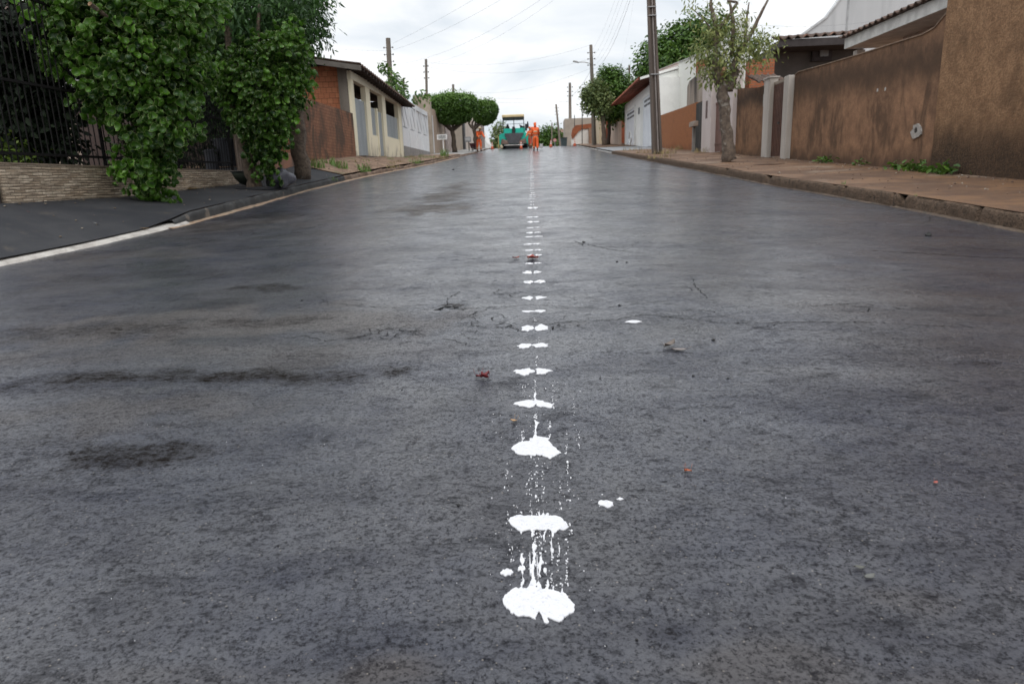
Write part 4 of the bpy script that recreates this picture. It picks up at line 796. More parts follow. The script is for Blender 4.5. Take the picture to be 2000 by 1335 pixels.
R3 = pole2(1113, 162, 1114, 78, 'slim pole with white painted foot beside the arched wall', r0=.2, r1=.13, whitebase=1.25)
R4 = pole2(1086, 204, 1096, 105, 'far leaning thin pole in front of the distant green trees', r0=.17, r1=.12)
R5 = pole2(1078, 240, 1077, 125, 'smallest distant pole above the green trees at the street end', r0=.12, r1=.1, boxes=False)
L1 = pole2(758, 75, 768, 50, 'thick weathered pole behind the cream house roof on the left', r0=.22, r1=.16)
L2 = pole2(832, 116, 835, 58, 'slender grey pole behind the white gate house on the left', r0=.11, r1=.10)
L3 = pole2(885, 165, 887, 80, 'short pole top showing above the flat clipped tree', r0=.14, r1=.13)
L4 = pole2(788, 153, 792, 75, 'small distant pole between the thick weathered pole and the slender one', r0=.12, r1=.11, boxes=False)
pole2(1229, 128, 1231, 62, 'thin pale pole above the red roofed garage, behind the round tree', r0=.11, r1=.09, boxes=False)
pole2(1122, 225, 1122, 74, 'thin iron rod standing above the arched wall, left one', r0=.04, r1=.035, boxes=False, mat=plain('dark_iron', (.03, .028, .026)))
pole2(1137, 203, 1137, 71, 'taller thin iron rod standing above the arched wall, right one', r0=.045, r1=.04, boxes=False, mat=plain('dark_iron', (.03, .028, .026)))
# street lamp arm on R2
sl = thing('street_lamp', 'street lamp on a long thin arm reaching left over the road', 'street lamp', (R2[0], 57, R2[2]-1.4))
a = onY(1155, 125, 56.8); b_ = onY(1128, 122, 56.8); c = onY(1121, 121, 56.8); m = MB(); m.tube([a, (a+b_)/2+np.array([0, 0, .06]), b_], .025, 6); m.build('arm', PG, sl)
m = MB(); m.hexa([(c[0]-.1, 56.7, c[2]), (b_[0]+.1, 56.68, b_[2]-.05), (b_[0]+.1, 56.92, b_[2]-.05), (c[0]-.1, 56.9, c[2])], [(c[0]-.05, 56.74, c[2]+.1), (b_[0], 56.7, b_[2]+.07), (b_[0], 56.9, b_[2]+.07), (c[0]-.05, 56.88, c[2]+.1)]); m.build('lamp_head', plain('lamp_grey', (.3, .3, .3)), sl)
# cables
CABM = plain('cable_grey', (.22, .22, .24), .6)
CG = 'overhead cables strung between the utility poles'
def cable(a, b_, sag, label, r=.010, n=18):
    a, b_ = Vector(a), Vector(b_); m = MB(); pts = []
    for i in range(n+1): t = i/n; p = a.lerp(b_, t); p.z -= sag*4*t*(1-t); pts.append(p)
    m.tube(pts, r*.32, 5); return tag(m.build('power_cable', CABM, smooth=True), label, 'cable', CG)
x1, y1, z1 = R1T
cable((x1, y1, z1-.5), (L1[0]+.3, L1[1], L1[2]-.35), .25, 'topmost thin cable crossing the sky to the thick left pole', .013)
cable((x1, y1, z1-.9), (L1[0]+.3, L1[1], L1[2]-.75), .6, 'second thin cable crossing to the thick left pole, below the topmost', .013)
cable((x1, y1, z1-1.5), (L1[0]+.3, L1[1], L1[2]-1.7), 1.0, 'third cable crossing to the thick left pole, hanging lowest there', .012)
cable((x1, y1, z1-1.6), (L1[0]+.3, L1[1], L1[2]-1.9), 1.35, 'slack lower twin of the cables running to the thick left pole', .009)
cable(R2, (L2[0], L2[1], L2[2]-.2), .7, 'cable from the lamp pole to the top of the slender left pole', .016)
cable((R2[0], 57, R2[2]-1.0), (L2[0], L2[1], L2[2]-.55), .75, 'lower cable from the lamp pole to the slender left pole', .016)
cable((R2[0], 57, R2[2]-1.7), (L3[0], L3[1], L3[2]-.6), .9, 'cable from the lamp pole down to the pole above the clipped tree', .014)
cable((R3[0], 78, zat(1113, 196, 78)), (L3[0], L3[1], zat(888, 190, 80)), .0, 'upper of two flat cables across the low sky above the paver', .018)
cable((R3[0], 78, zat(1113, 199, 78)), (onY(930, 196, 78)[0]-2, 79, zat(900, 196, 78)), .1, 'lower of two flat cables across the low sky above the paver', .022)
for k, (dz1, dz2, sg, r) in enumerate([(-.4, -.3, .7, .010), (-.8, -.9, .8, .010), (-1.2, -1.3, .9, .010), (-1.9, -1.5, 1.0, .012), (-2.1, -1.75, 1.15, .022)]):
    cable((x1+.15, y1, z1+dz1), (R2[0]+.15, 57, R2[2]+dz2), sg, ['highest', 'second', 'third', 'fourth', 'thick lowest'][k]+' cable from the nearest right pole back to the lamp pole', r)
cable((R2[0], 57, R2[2]-1.8), (R3[0], 78, zat(1115, 188, 78)), .35, 'thick cable bundle sagging from the lamp pole to the white footed pole', .035)
cable((x1-.1, y1, z1-2.2), (onY(1208, 150, 60)), .5, 'thin drop wire from the nearest right pole to the red garage roof', .006)
cable((x1+.1, y1, z1-2.4), (9.2, 14, 9.6), .3, 'cable leaving the nearest right pole towards the upper right', .012)
cable((L2[0]-.1, L2[1], L2[2]-.8), (L4[0], L4[1], L4[2]-.5), .3, 'short cable from the slender left pole down to the small distant pole', .012)
cable((L1[0]-.2, L1[1], L1[2]-.8), (-24, 30, 9.5), .6, 'cable from the thick left pole running down behind the brick house', .010)
a = onY(1490, 25, 30); cable((a[0]-2.0, 30, a[2]-.2), onY(1860, 10, 32.6), .5, 'single wire in front of the pale gable building', .010)
# ================================================================== LEFT SIDE
# stone clad garden wall with iron fence
def stonemat():
    b = NB('stone_strips'); sx = b.n('ShaderNodeSeparateXYZ'); b.l(b.tc.outputs['Object'], sx.inputs[0]); cbn = b.n('ShaderNodeCombineXYZ'); b.l(sx.outputs[1], cbn.inputs[0]); b.l(sx.outputs[2], cbn.inputs[1])
    t = b.n('ShaderNodeTexBrick'); b.l(cbn.outputs[0], t.inputs[0]); t.inputs['Scale'].default_value = 1; t.inputs['Brick Width'].default_value = .19; t.inputs['Row Height'].default_value = .036; t.inputs['Mortar Size'].default_value = .003; t.offset = .37
    t.inputs['Color1'].default_value = (.66, .55, .42, 1); t.inputs['Color2'].default_value = (.38, .28, .19, 1); t.inputs['Mortar'].default_value = (.04, .03, .022, 1); t.inputs['Bias'].default_value = -.1
    vo = b.n('ShaderNodeTexVoronoi'); vo.inputs['Scale'].default_value = 9; b.l(b.mapv((1, .55, 4.)), vo.inputs[0]); col = b.mix(b.ramp(vo.outputs['Color'], .2, .8, 0, .55), t.outputs[0], (.17, .125, .09)); n = b.noise(25, 4); col = b.mix(b.ramp(n, .3, .7, 0, .3), col, (.12, .09, .06))
    return b.done(col, .85, b.bump(b.math('SUBTRACT', b.ramp(vo.outputs['Distance'], 0, 1), t.outputs['Fac']), .8, .012))
sw = thing('garden_wall', 'low garden wall clad in narrow tan stone strips under an iron fence', 'wall', (XL, 12, .8))
m = MB(); wallX(m, XL-.16, XL, [(8.42, .6), (15.35, .75), (15.35, 1.285), (8.42, 1.33)]); m.build('stone_cladding', stonemat(), sw)
MB().hexa([(XL-.18, 8.40, 1.332), (XL+.01, 8.40, 1.332), (XL+.01, 15.36, 1.287), (XL-.18, 15.36, 1.287)], [(XL-.18, 8.40, 1.35), (XL+.01, 8.40, 1.35), (XL+.01, 15.36, 1.305), (XL-.18, 15.36, 1.305)]).build('coping', surf('stone_coping', (.3, .23, .17)), sw)
IRON = plain('fence_iron', (.012, .011, .011), .8, spec=.15)
fe = thing('iron_fence', 'tall black iron bar fence standing on the stone clad wall', 'fence', (XL-.08, 12, 1.3))
m = MB(); y = 8.5
while y < 15.3: m.box(XL-.086, y, 1.30, XL-.074, y+.012, 3.55); y += .12
m.build('bars', IRON, fe); m = MB()
for z in (1.45, 2.35, 3.45): m.box(XL-.095, 8.42, z, XL-.065, 15.33, z+.035)
m.build('rails', IRON, fe)
for y in (8.40, 10.7, 13.0, 15.3): MB().box(XL-.10, y-.018, .85, XL-.06, y+.018, 3.6).build('post', IRON, fe)
# driveway gate posts left of the wall (leaving the frame)
m = MB(); m.box(XL-.16, 7.95, .7, XL-.02, 8.36, 1.32); tag(m.build('gate_leaf_edge', surf('dark_gate', (.05, .035, .03))), 'dark metal gate edge at the left end of the stone clad wall', 'gate')
# beige slat gate
sg = thing('slat_gate', 'beige vertical slat gate between the stone clad wall and the street trees', 'gate', (XL, 16.2, 1.1))
m = MB()
for k in range(13): m.box(XL-.05, 15.45+k*.12, 1.12, XL-.02, 15.53+k*.12, 3.0)
m.build('slats', surf('slat_beige', (.27, .20, .155), (.2, .15, .115), 4, rough=.8), sg); m = MB(); m.box(XL-.08, 15.42, 1.2, XL-.05, 17.0, 1.28); m.box(XL-.08, 15.42, 2.8, XL-.05, 17.0, 2.88); m.build('frame', IRON, sg)
# reddish low wall piece with grille
lw = thing('low_red_wall', 'low flaking reddish wall with a rusty grille, behind the stump trunk', 'wall', (XL, 18.5, 1.2))
m = MB(); wallX(m, XL-.2, XL-.0, [(17.1, 1.0), (19.95, 1.2), (19.95, 1.88), (17.1, 1.62)]); m.build('wall_panel', surf('flaking_red', (.33, .15, .09), (.22, .12, .08), 5, (.09, .06, .045), 1.4, (.52, .66), .95, 50, .6, .01), lw)
m = MB()
for k in range(22): m.box(XL-.12, 17.15+k*.13, 1.6, XL-.10, 17.17+k*.13, 2.9)
m.box(XL-.13, 17.1, 2.7, XL-.09, 19.9, 2.75); m.build('grille', surf('rusty_iron', (.14, .08, .06)), lw)
# garden behind the fence: house and plants
lh = thing('porch_house', 'shaded house behind the iron fence with brown door and tan wall', 'house', (-12, 19, 1.2))
m = MB(); m.box(-22, 18.6, .8, -11.9, 19.0, 5.2); m.build('side_wall', surf('tan_wall', (.40, .33, .28), (.32, .26, .22), 3, rough=.9), lh); m = MB(); m.box(-12.6, 18.5, 3.42, -11.6, 18.59, 4.3); m.build('white_panel', surf('panel_white', (.6, .6, .62)), lh)
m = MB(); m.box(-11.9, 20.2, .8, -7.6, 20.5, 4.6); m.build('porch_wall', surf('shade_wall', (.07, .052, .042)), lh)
m = MB(); m.box(-11.95, 18.45, .9, -10.5, 18.55, 3.4); d = m.build('brown_door', surf('door_brown', (.05, .028, .022), rough=.6), lh); MB().box(-10.7, 18.4, 2.0, -10.63, 18.45, 2.2).build('handle', IRON, d)
m = MB(); tiles(m, (-23, 22, 6.6), (16.0, 0, 0), (0, -4.4, -1.35), 40, 6, .05); m.build('roof', TILED, lh)
m = MB(); m.box(-22.5, 17.9, 5.0, -7.4, 18.2, 5.18); m.build('eave_board', surf('eave_dark', (.06, .045, .035)), lh)
# brick screen behind so the deep garden closes
def garden(name, label, blobs, n, size, mat, kind='oval', seed=1, cat='shrub', limbs=None, **k):
    b0 = blobs[0]; z0 = min(b[2]-b[5] for b in blobs); return tree(name, label, (b0[0], b0[1], z0), limbs, blobs, n, size, kind, mat, BARKD, seed=seed, cat=cat, **k)
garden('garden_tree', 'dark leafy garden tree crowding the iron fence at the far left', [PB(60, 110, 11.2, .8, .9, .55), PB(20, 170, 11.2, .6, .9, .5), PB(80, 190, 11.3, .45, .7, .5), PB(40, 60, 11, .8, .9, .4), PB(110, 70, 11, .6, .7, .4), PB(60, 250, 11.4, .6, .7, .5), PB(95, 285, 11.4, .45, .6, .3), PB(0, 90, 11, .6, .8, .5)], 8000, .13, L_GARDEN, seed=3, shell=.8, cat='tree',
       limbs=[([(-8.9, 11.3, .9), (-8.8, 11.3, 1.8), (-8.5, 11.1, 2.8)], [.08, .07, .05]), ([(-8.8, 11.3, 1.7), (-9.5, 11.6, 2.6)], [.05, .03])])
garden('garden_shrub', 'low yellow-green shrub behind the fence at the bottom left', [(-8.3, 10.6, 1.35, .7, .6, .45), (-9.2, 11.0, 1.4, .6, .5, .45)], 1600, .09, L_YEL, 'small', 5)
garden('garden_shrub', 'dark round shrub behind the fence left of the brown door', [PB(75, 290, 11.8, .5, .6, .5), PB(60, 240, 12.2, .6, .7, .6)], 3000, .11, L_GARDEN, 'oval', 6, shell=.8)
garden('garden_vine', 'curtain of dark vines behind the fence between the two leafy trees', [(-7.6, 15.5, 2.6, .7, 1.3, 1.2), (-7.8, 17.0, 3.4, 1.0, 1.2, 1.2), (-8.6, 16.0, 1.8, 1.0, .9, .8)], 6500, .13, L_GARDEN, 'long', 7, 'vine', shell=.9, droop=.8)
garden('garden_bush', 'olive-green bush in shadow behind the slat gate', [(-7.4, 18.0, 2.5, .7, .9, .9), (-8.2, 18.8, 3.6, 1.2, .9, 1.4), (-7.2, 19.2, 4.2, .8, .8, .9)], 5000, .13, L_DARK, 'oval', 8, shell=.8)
# bins behind fence
def bin_(px, py, Y, r, h, label):
    p = onY(px, py, Y); m = MB(); t = thing('dark_bin', label, 'bin', (p[0], Y, p[2])); m.lathe(p, [(r*.85, 0), (r, h)], 16); m.build('body', plain('bin_plastic', (.03, .034, .045), .45), t, smooth=False); m = MB(); m.lathe(p+np.array([0, 0, h]), [(r*1.06, 0), (r*1.06, .03), (r*.5, .06)], 16); m.build('rim', plain('bin_plastic', (.03, .034, .045), .45), t)
bin_(444, 325, 15.6, .26, .55, 'black plastic drum behind the fence left of the slat gate'); bin_(416, 332, 15.3, .15, .38, 'smaller dark blue bucket behind the fence beside the black drum')
# ---- three street trees on the left pavement
ax, ay = -5.93, 10.7; az = float(LS(ax, ay))
bl = [PB(300, 385, 10.6, .30, .28, .15), PB(292, 352, 10.6, .40, .36, .25), PB(302, 318, 10.6, .55, .48, .28), PB(275, 280, 10.6, .52, .5, .3), PB(322, 262, 10.5, .55, .5, .35), PB(268, 222, 10.6, .62, .55, .38), PB(335, 205, 10.6, .42, .5, .4), PB(220, 185, 10.5, .55, .5, .4), PB(280, 160, 10.5, .75, .6, .45), PB(355, 150, 10.5, .42, .5, .45),
      PB(180, 120, 10.4, .6, .5, .45), PB(250, 100, 10.4, .8, .65, .45), PB(345, 95, 10.6, .5, .5, .4), PB(150, 70, 10.3, .6, .5, .4), PB(220, 35, 10.4, .8, .6, .5), PB(310, 20, 10.5, .8, .6, .5), PB(110, 40, 10.4, .5, .5, .4), PB(375, 20, 10.8, .5, .5, .5), PB(120, -30, 10.4, .7, .6, .5)]
t1 = tree('leafy_street_tree', 'bushy tree with big round cream-edged leaves down to the black pavement, nearest on the left', (ax, ay, az),
     [([(ax, ay, az-.05), (ax-.05, ay, az+.5), (ax-.1, ay, az+1.3), (ax-.2, ay-.05, az+2.2), (ax-.3, ay, az+3.2)], [.055, .05, .045, .04, .03]), ([(ax+.06, ay+.03, az-.05), (ax+.12, ay, az+.7), (ax+.3, ay, az+1.6), (ax+.45, ay, az+2.6)], [.04, .035, .03, .02]), ([(ax-.06, ay, az), (ax-.35, ay, az+1.0), (ax-.8, ay-.1, az+2.0), (ax-1.1, ay-.1, az+2.8)], [.04, .03, .025, .02]), ([(ax-.1, ay, az+1.2), (ax+.05, ay-.2, az+1.9)], [.03, .015])],
     bl, 7600, .100, 'round', L_ARALIA, BARKD, clump=.15, per=11, shell=.95, up=.1, seed=21, jit=.5)
bx, by = -5.6, 14.0; bz = float(LS(bx, by))
bl = [PB(520, 325, 13.9, .18, .2, .22), PB(522, 295, 13.9, .25, .25, .25), PB(528, 262, 13.9, .34, .35, .3), PB(500, 240, 13.9, .45, .45, .3), PB(540, 225, 13.9, .28, .4, .35), PB(475, 205, 14, .42, .5, .4), PB(525, 190, 13.9, .55, .5, .4), PB(562, 165, 14, .32, .4, .45), PB(460, 150, 14, .45, .5, .45), PB(520, 130, 14, .6, .6, .5), PB(570, 100, 14, .32, .5, .5)]
t2 = tree('vine_covered_tree', 'slim trunked tree smothered in glossy green leaves beside the black rubbish bag', (bx, by, bz),
     [([(bx-.05, by, bz-.05), (bx-.1, by, bz+.4), (bx-.18, by, bz+1.1), (bx-.22, by, bz+2.0), (bx-.15, by, bz+3.4)], [.13, .10, .095, .09, .07]), ([(bx+.07, by, bz-.05), (bx+.06, by, bz+.35), (bx-.05, by, bz+.75)], [.07, .06, .04]), ([(bx-.2, by, bz+1.5), (bx+.3, by, bz+2.4), (bx+.5, by, bz+3.4)], [.06, .05, .03])],
     bl, 6800, .098, 'round', L_ARALIA, BARK, clump=.17, per=10, shell=.75, up=.1, seed=22, jit=.5)
cx, cy = -5.63, 17.0; cz = float(LS(cx, cy))
bl = [PB(590, 20, 16, .5, .8, .7), PB(605, 60, 16.2, .35, .6, .45), PB(560, 30, 15.8, .9, .9, .7), PB(500, 30, 15.5, 1.0, 1., .8), PB(430, 60, 15.2, .9, .9, .7), PB(380, 90, 15, .6, .7, .6), PB(350, 20, 14.8, .9, .9, .8), PB(540, -30, 15.6, 1.2, 1., .8), PB(440, -30, 15.2, 1.2, 1.0, .8), PB(600, -20, 16, .3, .6, .5), PB(575, 120, 16.4, .28, .5, .4), PB(460, 150, 16, .6, .6, .6), PB(560, 150, 16.5, .5, .6, .6)]
t3 = tree('stump_tree', 'thick grey trunk with a split torn top and a dark crown spreading overhead', (cx, cy, cz),
     [([(cx, cy, cz-.05), (cx+.01, cy, cz+.8), (cx+.02, cy, cz+1.35), (cx+.03, cy, cz+1.75), (cx+.02, cy, cz+2.05)], [.21, .19, .185, .15, .07]), ([(cx-.03, cy, cz+1.3), (cx-.3, cy-.3, cz+2.4), (cx-.5, cy-.6, cz+3.6)], [.15, .11, .07]), ([(cx-.3, cy-.3, cz+2.4), (cx+.2, cy-.5, cz+3.6)], [.08, .04])],
     bl+[PB(480, 90, 14.6, .6, .7, .5), PB(420, 20, 13.9, .8, .7, .5), PB(500, 20, 14.2, .8, .7, .5), PB(560, 70, 14.6, .5, .6, .5), PB(350, 60, 13.0, .5, .5, .45), PB(420, 120, 14.8, .45, .6, .5), PB(590, 10, 14.5, .5, .6, .5), PB(310, 0, 12.2, .6, .6, .4)], 24000, .125, 'long', L_DARK, BARK, clump=.3, per=10, shell=.8, up=.4, droop=.7, seed=23)
m = MB(); m.hexa([(cx+.08, cy-.17, cz+1.25), (cx+.14, cy-.15, cz+1.25), (cx+.15, cy-.02, cz+1.3), (cx+.08, cy-.03, cz+1.3)], [(cx+.07, cy-.13, cz+2.1), (cx+.10, cy-.11, cz+2.08), (cx+.10, cy-.02, cz+2.12), (cx+.07, cy-.02, cz+2.12)]); m.build('torn_wood', surf('raw_wood', (.42, .24, .13), (.3, .17, .1), 12, rough=.8), t3)
# pruned limbs with pale cut faces poking from the near crown
m = MB(); a = onY(215, 38, 10.2); b_ = onY(176, 8, 9.9); m.tube([a+np.array([.4, .5, .3]), a, b_], [.05, .036, .03], 8); lb = m.build('pruned_limb', BARK, t1, smooth=True)
d = nrm(b_-a); m = MB(); m.tube([b_, b_+d*.006], .031, 10); m.build('cut_face', surf('cut_wood', (.55, .33, .19), rough=.8), lb)
m = MB(); a = onY(325, 60, 12.6); b_ = onY(341, 27, 12.2); m.tube([a+np.array([-.2, .6, -.3]), a, b_], [.14, .10, .075], 9); lb = m.build('pruned_limb', BARKD, t2, smooth=True)
m = MB(); m.tube([b_, b_+np.array([.0, -.012, .003])], .074, 12); m.build('cut_face', surf('cut_wood', ()), lb)
# tree pits, bag, basket
m = MB(); m.lathe((bx, by, bz-.02), [(.42, 0), (.42, .045), (.33, .055), (.31, .0)], 26); tag(m.build('tree_ring', BP), 'low black ring edging the pit of the leafy tree beside the rubbish bag', 'tree ring')
bgx, bgy = bx+.42, by+.22; m = MB(); m.blob((bgx, bgy, bz+.17), (.27, .22, .19), 5, 22, .28)
bgt = thing('rubbish_bag', 'knotted shiny black rubbish bag leaning at the foot of the leafy tree', 'rubbish bag', (bgx, bgy, bz))
b = NB('black_plastic'); BPL = b.done((.10, .10, .12), .25, b.bump(b.noise(9, 4, .7, b.mapv((1, 1, .35)), 1.2), 1., .05)); m.build('sack', BPL, bgt, smooth=True)
m = MB(); m.tube([(bgx-.12, bgy, bz+.32), (bgx-.14, bgy, bz+.4), (bgx-.1, bgy-.02, bz+.46)], [.05, .02, .05], 8); m.build('knot', BPL, bgt)
p = onY(478, 355, 14.3); kx, ky, kz = p[0]-.05, 14.3, float(LS(p[0], 14.3)); bk = thing('wire_basket', 'dark half-bowl basket lying against the left side of the leafy tree trunk', 'basket', (kx, ky, kz))
m = MB(); m.lathe((kx+.08, ky+.1, kz+.03), [(.06, 0), (.16, .05), (.25, .15), (.31, .29), (.29, .285), (.23, .15), (.14, .06), (.04, .02)], 20); m.build('bowl', surf('basket_dark', (.02, .028, .02), (.035, .045, .03), 30, rough=.6, bs=60, bstr=1), bk, smooth=True)
m = MB(); pts = [(kx+.08+.315*math.cos(2*PI*k/20), ky+.1+.315*math.sin(2*PI*k/20), kz+.32) for k in range(21)]; m.tube(pts, .012, 6, cap=False); m.build('rim', plain('basket_rim', (.05, .05, .05)), bk)
# ---- brown block wall + cream house
bw = thing('block_wall', 'low weathered brick wall streaked black in front of the orange brick house side', 'wall', (XL, 23, 1.6))
m = MB(); wallX(m, XL-.15, XL, [(19.95, 1.3), (26.0, 1.6), (26.0, 3.42), (19.95, 3.38)]); m.build('wall_panel', brick('old_brick', 'y', (.30, .14, .08), (.22, .10, .06), (.17, .085, .05), .2, .095, .012, .55, (.075, .05, .036)), bw)
ch = thing('cream_house', 'unfinished house with orange brick side, cream front pillars and silver doors', 'house', (XL, 31, 1.9))
HZ = 4.85
m = MB(); m.box(-16, 26.2, 1.2, XL-.45, 26.4, HZ+.35); m.build('brick_side_wall', brick('hollow_brick', 'x', (.50, .21, .11), (.40, .15, .08), (.20, .09, .05), .21, .19, .010, 0, lines=5.5), ch)
CG_ = surf('raw_concrete', (.20, .175, .15), (.14, .12, .10), 2, (.09, .07, .055), .9, (.55, .7), .92, 40, .4, .01, streak=True)
m = MB(); m.box(XL-.45, 26.06, 1.2, XL-.12, 26.38, HZ+.3); m.build('corner_column', CG_, ch)
def cream(): 
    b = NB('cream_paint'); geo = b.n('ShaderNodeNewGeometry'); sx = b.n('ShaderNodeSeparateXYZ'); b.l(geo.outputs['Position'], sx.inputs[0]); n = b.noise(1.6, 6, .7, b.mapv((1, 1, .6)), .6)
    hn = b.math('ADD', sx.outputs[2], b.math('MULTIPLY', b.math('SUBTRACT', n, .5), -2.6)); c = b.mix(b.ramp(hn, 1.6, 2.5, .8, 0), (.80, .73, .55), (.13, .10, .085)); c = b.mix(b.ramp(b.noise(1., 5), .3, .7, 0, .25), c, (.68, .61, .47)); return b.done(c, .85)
CRM = cream(); SIL = surf('silver_sheet', (.42, .45, .47), (.36, .39, .41), 2, (.25, .26, .27), .8, (.6, .75), .45, 30, .1, .005, metal=.25, streak=True)
HB = 1.9
def yy_(px): return float(onX(px, 207, XL)[1])
m = MB()
def seg(y0, y1, z0, z1, X0=XL-.2, X1=XL): m.box(X0, y0, z0, X1, y1, z1)
ya_, yb_ = 26.1, yy_(783)
dA = (26.5, yy_(716)); pA = (yy_(716), yy_(724)); wB = (yy_(724), yy_(735)); dB = (yy_(737), yy_(747)); pB = (yy_(747), yy_(753)); wC = (yy_(753), yy_(777))
m.box(XL-.2, ya_, 4.62, XL+.02, yb_, HZ+.05)                      # top beam
m.build('top_beam', surf('cream_plain', (.80, .74, .58), (.74, .68, .53), 2, rough=.85), ch)
m = MB()
seg(26.1, dA[0], HB-.25, 4.62, XL-.11)
for y0, y1 in (pA, pB, (wC[1], yb_)): seg(y0, y1, HB-.25, 4.62)
seg(wB[1], dB[0], HB-.25, 3.98)
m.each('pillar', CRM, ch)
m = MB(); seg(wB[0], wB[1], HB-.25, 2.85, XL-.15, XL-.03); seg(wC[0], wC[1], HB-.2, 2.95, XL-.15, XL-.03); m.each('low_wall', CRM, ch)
def sheet(name, y0, y1, z0, z1):
    m = MB(); m.box(XL-.12, y0, z0, XL-.09, y1, z1); n = int((y1-y0)/.12)
    for k in range(n): m.box(XL-.09, y0+.03+k*.12, z0+.02, XL-.08, y0+.09+k*.12, z1-.02)
    return m.build(name, SIL, ch)
sheet('metal_door', dA[0], dA[1], 1.95, 4.05); sheet('shutter', wB[0], wB[1], 2.85, 3.95); sheet('metal_door', dB[0], dB[1], 1.95, 3.9); sheet('shutter', wC[0], wC[1], 2.95, 3.95)
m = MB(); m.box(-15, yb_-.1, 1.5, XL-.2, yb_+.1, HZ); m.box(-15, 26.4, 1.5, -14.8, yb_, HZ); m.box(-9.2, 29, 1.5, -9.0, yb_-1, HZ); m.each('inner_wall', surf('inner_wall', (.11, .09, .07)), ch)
m = MB(); tiles(m, (-12.2, 25.55, 6.05), (0, 11.3, -.35), (6.25, 0, -1.05), 34, 8, .05); rf = m.build('roof', TILED, ch)
m = MB()
for k in range(22): y = 25.7+k*.5; z_ = 4.93-(k*.5)/11.3*.35+.0; m.hexa([(XL-.1, y, z_+.04), (XL+.5, y, z_-.06), (XL+.5, y+.1, z_-.06), (XL-.1, y+.1, z_+.04)], [(XL-.1, y, z_+.16), (XL+.5, y, z_+.06), (XL+.5, y+.1, z_+.06), (XL-.1, y+.1, z_+.16)])
m.each('rafter', surf('dark_rafter', (.05, .032, .025)), rf)
m = MB(); m.hexa([(-12.2, 25.5, 5.85), (XL+.55, 25.5, 4.80), (XL+.55, 25.58, 4.80), (-12.2, 25.58, 5.85)], [(-12.2, 25.5, 6.03), (XL+.55, 25.5, 4.97), (XL+.55, 25.58, 4.97), (-12.2, 25.58, 6.03)]); m.build('barge_board', surf('grey_board', (.13, .115, .10)), rf)
m = MB(); m.hexa([(-12.2, 26.2, 5.1), (XL-.45, 26.2, 5.1), (XL-.45, 26.4, 5.1), (-12.2, 26.4, 5.1)], [(-12.2, 26.2, 5.9), (XL-.45, 26.2, 5.12), (XL-.45, 26.4, 5.12), (-12.2, 26.4, 5.9)]); m.build('gable_infill', CG_, ch)
m = MB(); m.box(XL-.1, 26.1, 1.55, XL+.35, yb_, 1.93); m.build('threshold', surf('threshold', (.16, .12, .095), (.1, .075, .06), 3), ch)
# white gate house
wg = thing('white_gate_front', 'white metal gate front with slanted bars set in tall panels', 'gate', (XL, 41, 2.6))
y0, y1 = yb_+.05, 47.2; WTOP = 5.1; WB = 2.7
WGM = surf('gate_white', (.80, .80, .81), (.75, .76, .78), 2, rough=.5, bstr=.05)
m = MB(); m.box(XL-.12, y0, WB, XL-.06, y1, WB+.95); m.box(XL-.12, y0, WTOP-.25, XL-.0, y1, WTOP); m.build('panel_lower', WGM, wg)
n = 5; st = (y1-y0)/n
for k in range(n+1): MB().box(XL-.14, y0+k*st-.11, WB-.3, XL+.0, y0+k*st+.11, WTOP-.25).build('post', WGM, wg)
m = MB(); mdk = MB()
for k in range(n):
    a = y0+k*st+.12; b_ = y0+(k+1)*st-.12; z0, z1 = WB+1.0, WTOP-.3; w = b_-a
    m.hexa([(XL-.1, a+.06, z1), (XL-.1, a+w*.5, z1), (XL-.1, b_-.06, z0), (XL-.1, b_-w*.45, z0)], [(XL-.07, a+.06, z1), (XL-.07, a+w*.5, z1), (XL-.07, b_-.06, z0), (XL-.07, b_-w*.45, z0)])
    m.prismX([(a, z0), (b_-w*.55, z0), (a, z1-.1)], XL-.1, XL-.07); m.prismX([(b_, z0+.2), (b_, z1), (a+w*.62, z1)], XL-.1, XL-.07)
m.build('slanted_bars', WGM, wg)
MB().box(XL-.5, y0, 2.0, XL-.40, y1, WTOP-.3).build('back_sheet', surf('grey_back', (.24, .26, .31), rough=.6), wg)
m = MB(); m.hexa([(XL-.3, y0, 1.7), (XL+.03, y0, 1.7), (XL+.03, y1, 2.3), (XL-.3, y1, 2.3)], [(XL-.3, y0, WB), (XL+.03, y0, WB), (XL+.03, y1, WB+.0), (XL-.3, y1, WB+.0)]); m.build('base_wall', surf('base_grey', (.30, .28, .27), (.22, .21, .2), 2, (.36, .22, .17), .6, (.58, .7)), wg)
# beige block behind gate house, plants
a = onY(806, 187, 45); b_ = onY(839, 184, 45); m = MB(); m.box(a[0], 45, 2, b_[0], 45.5, a[2]); tag(m.build('beige_annex', surf('beige_render', (.42, .35, .28), (.34, .28, .22), 3, (.24, .19, .15), 1)), 'plain beige wall block showing above the white gate front', 'building')
garden('garden_tree', 'small green tree top behind the thick weathered pole and the cream house', [PB(768, 152, 44, .35, .5, .3), PB(752, 135, 44, .3, .4, .25), PB(805, 188, 42, .9, .8, .22), PB(775, 172, 44, .5, .8, .5)], 700, .2, L_FICUS, 'oval', 12, 'tree', limbs=[([(-9.4, 44, 2), (-9.2, 44, 5)], [.12, .08])])
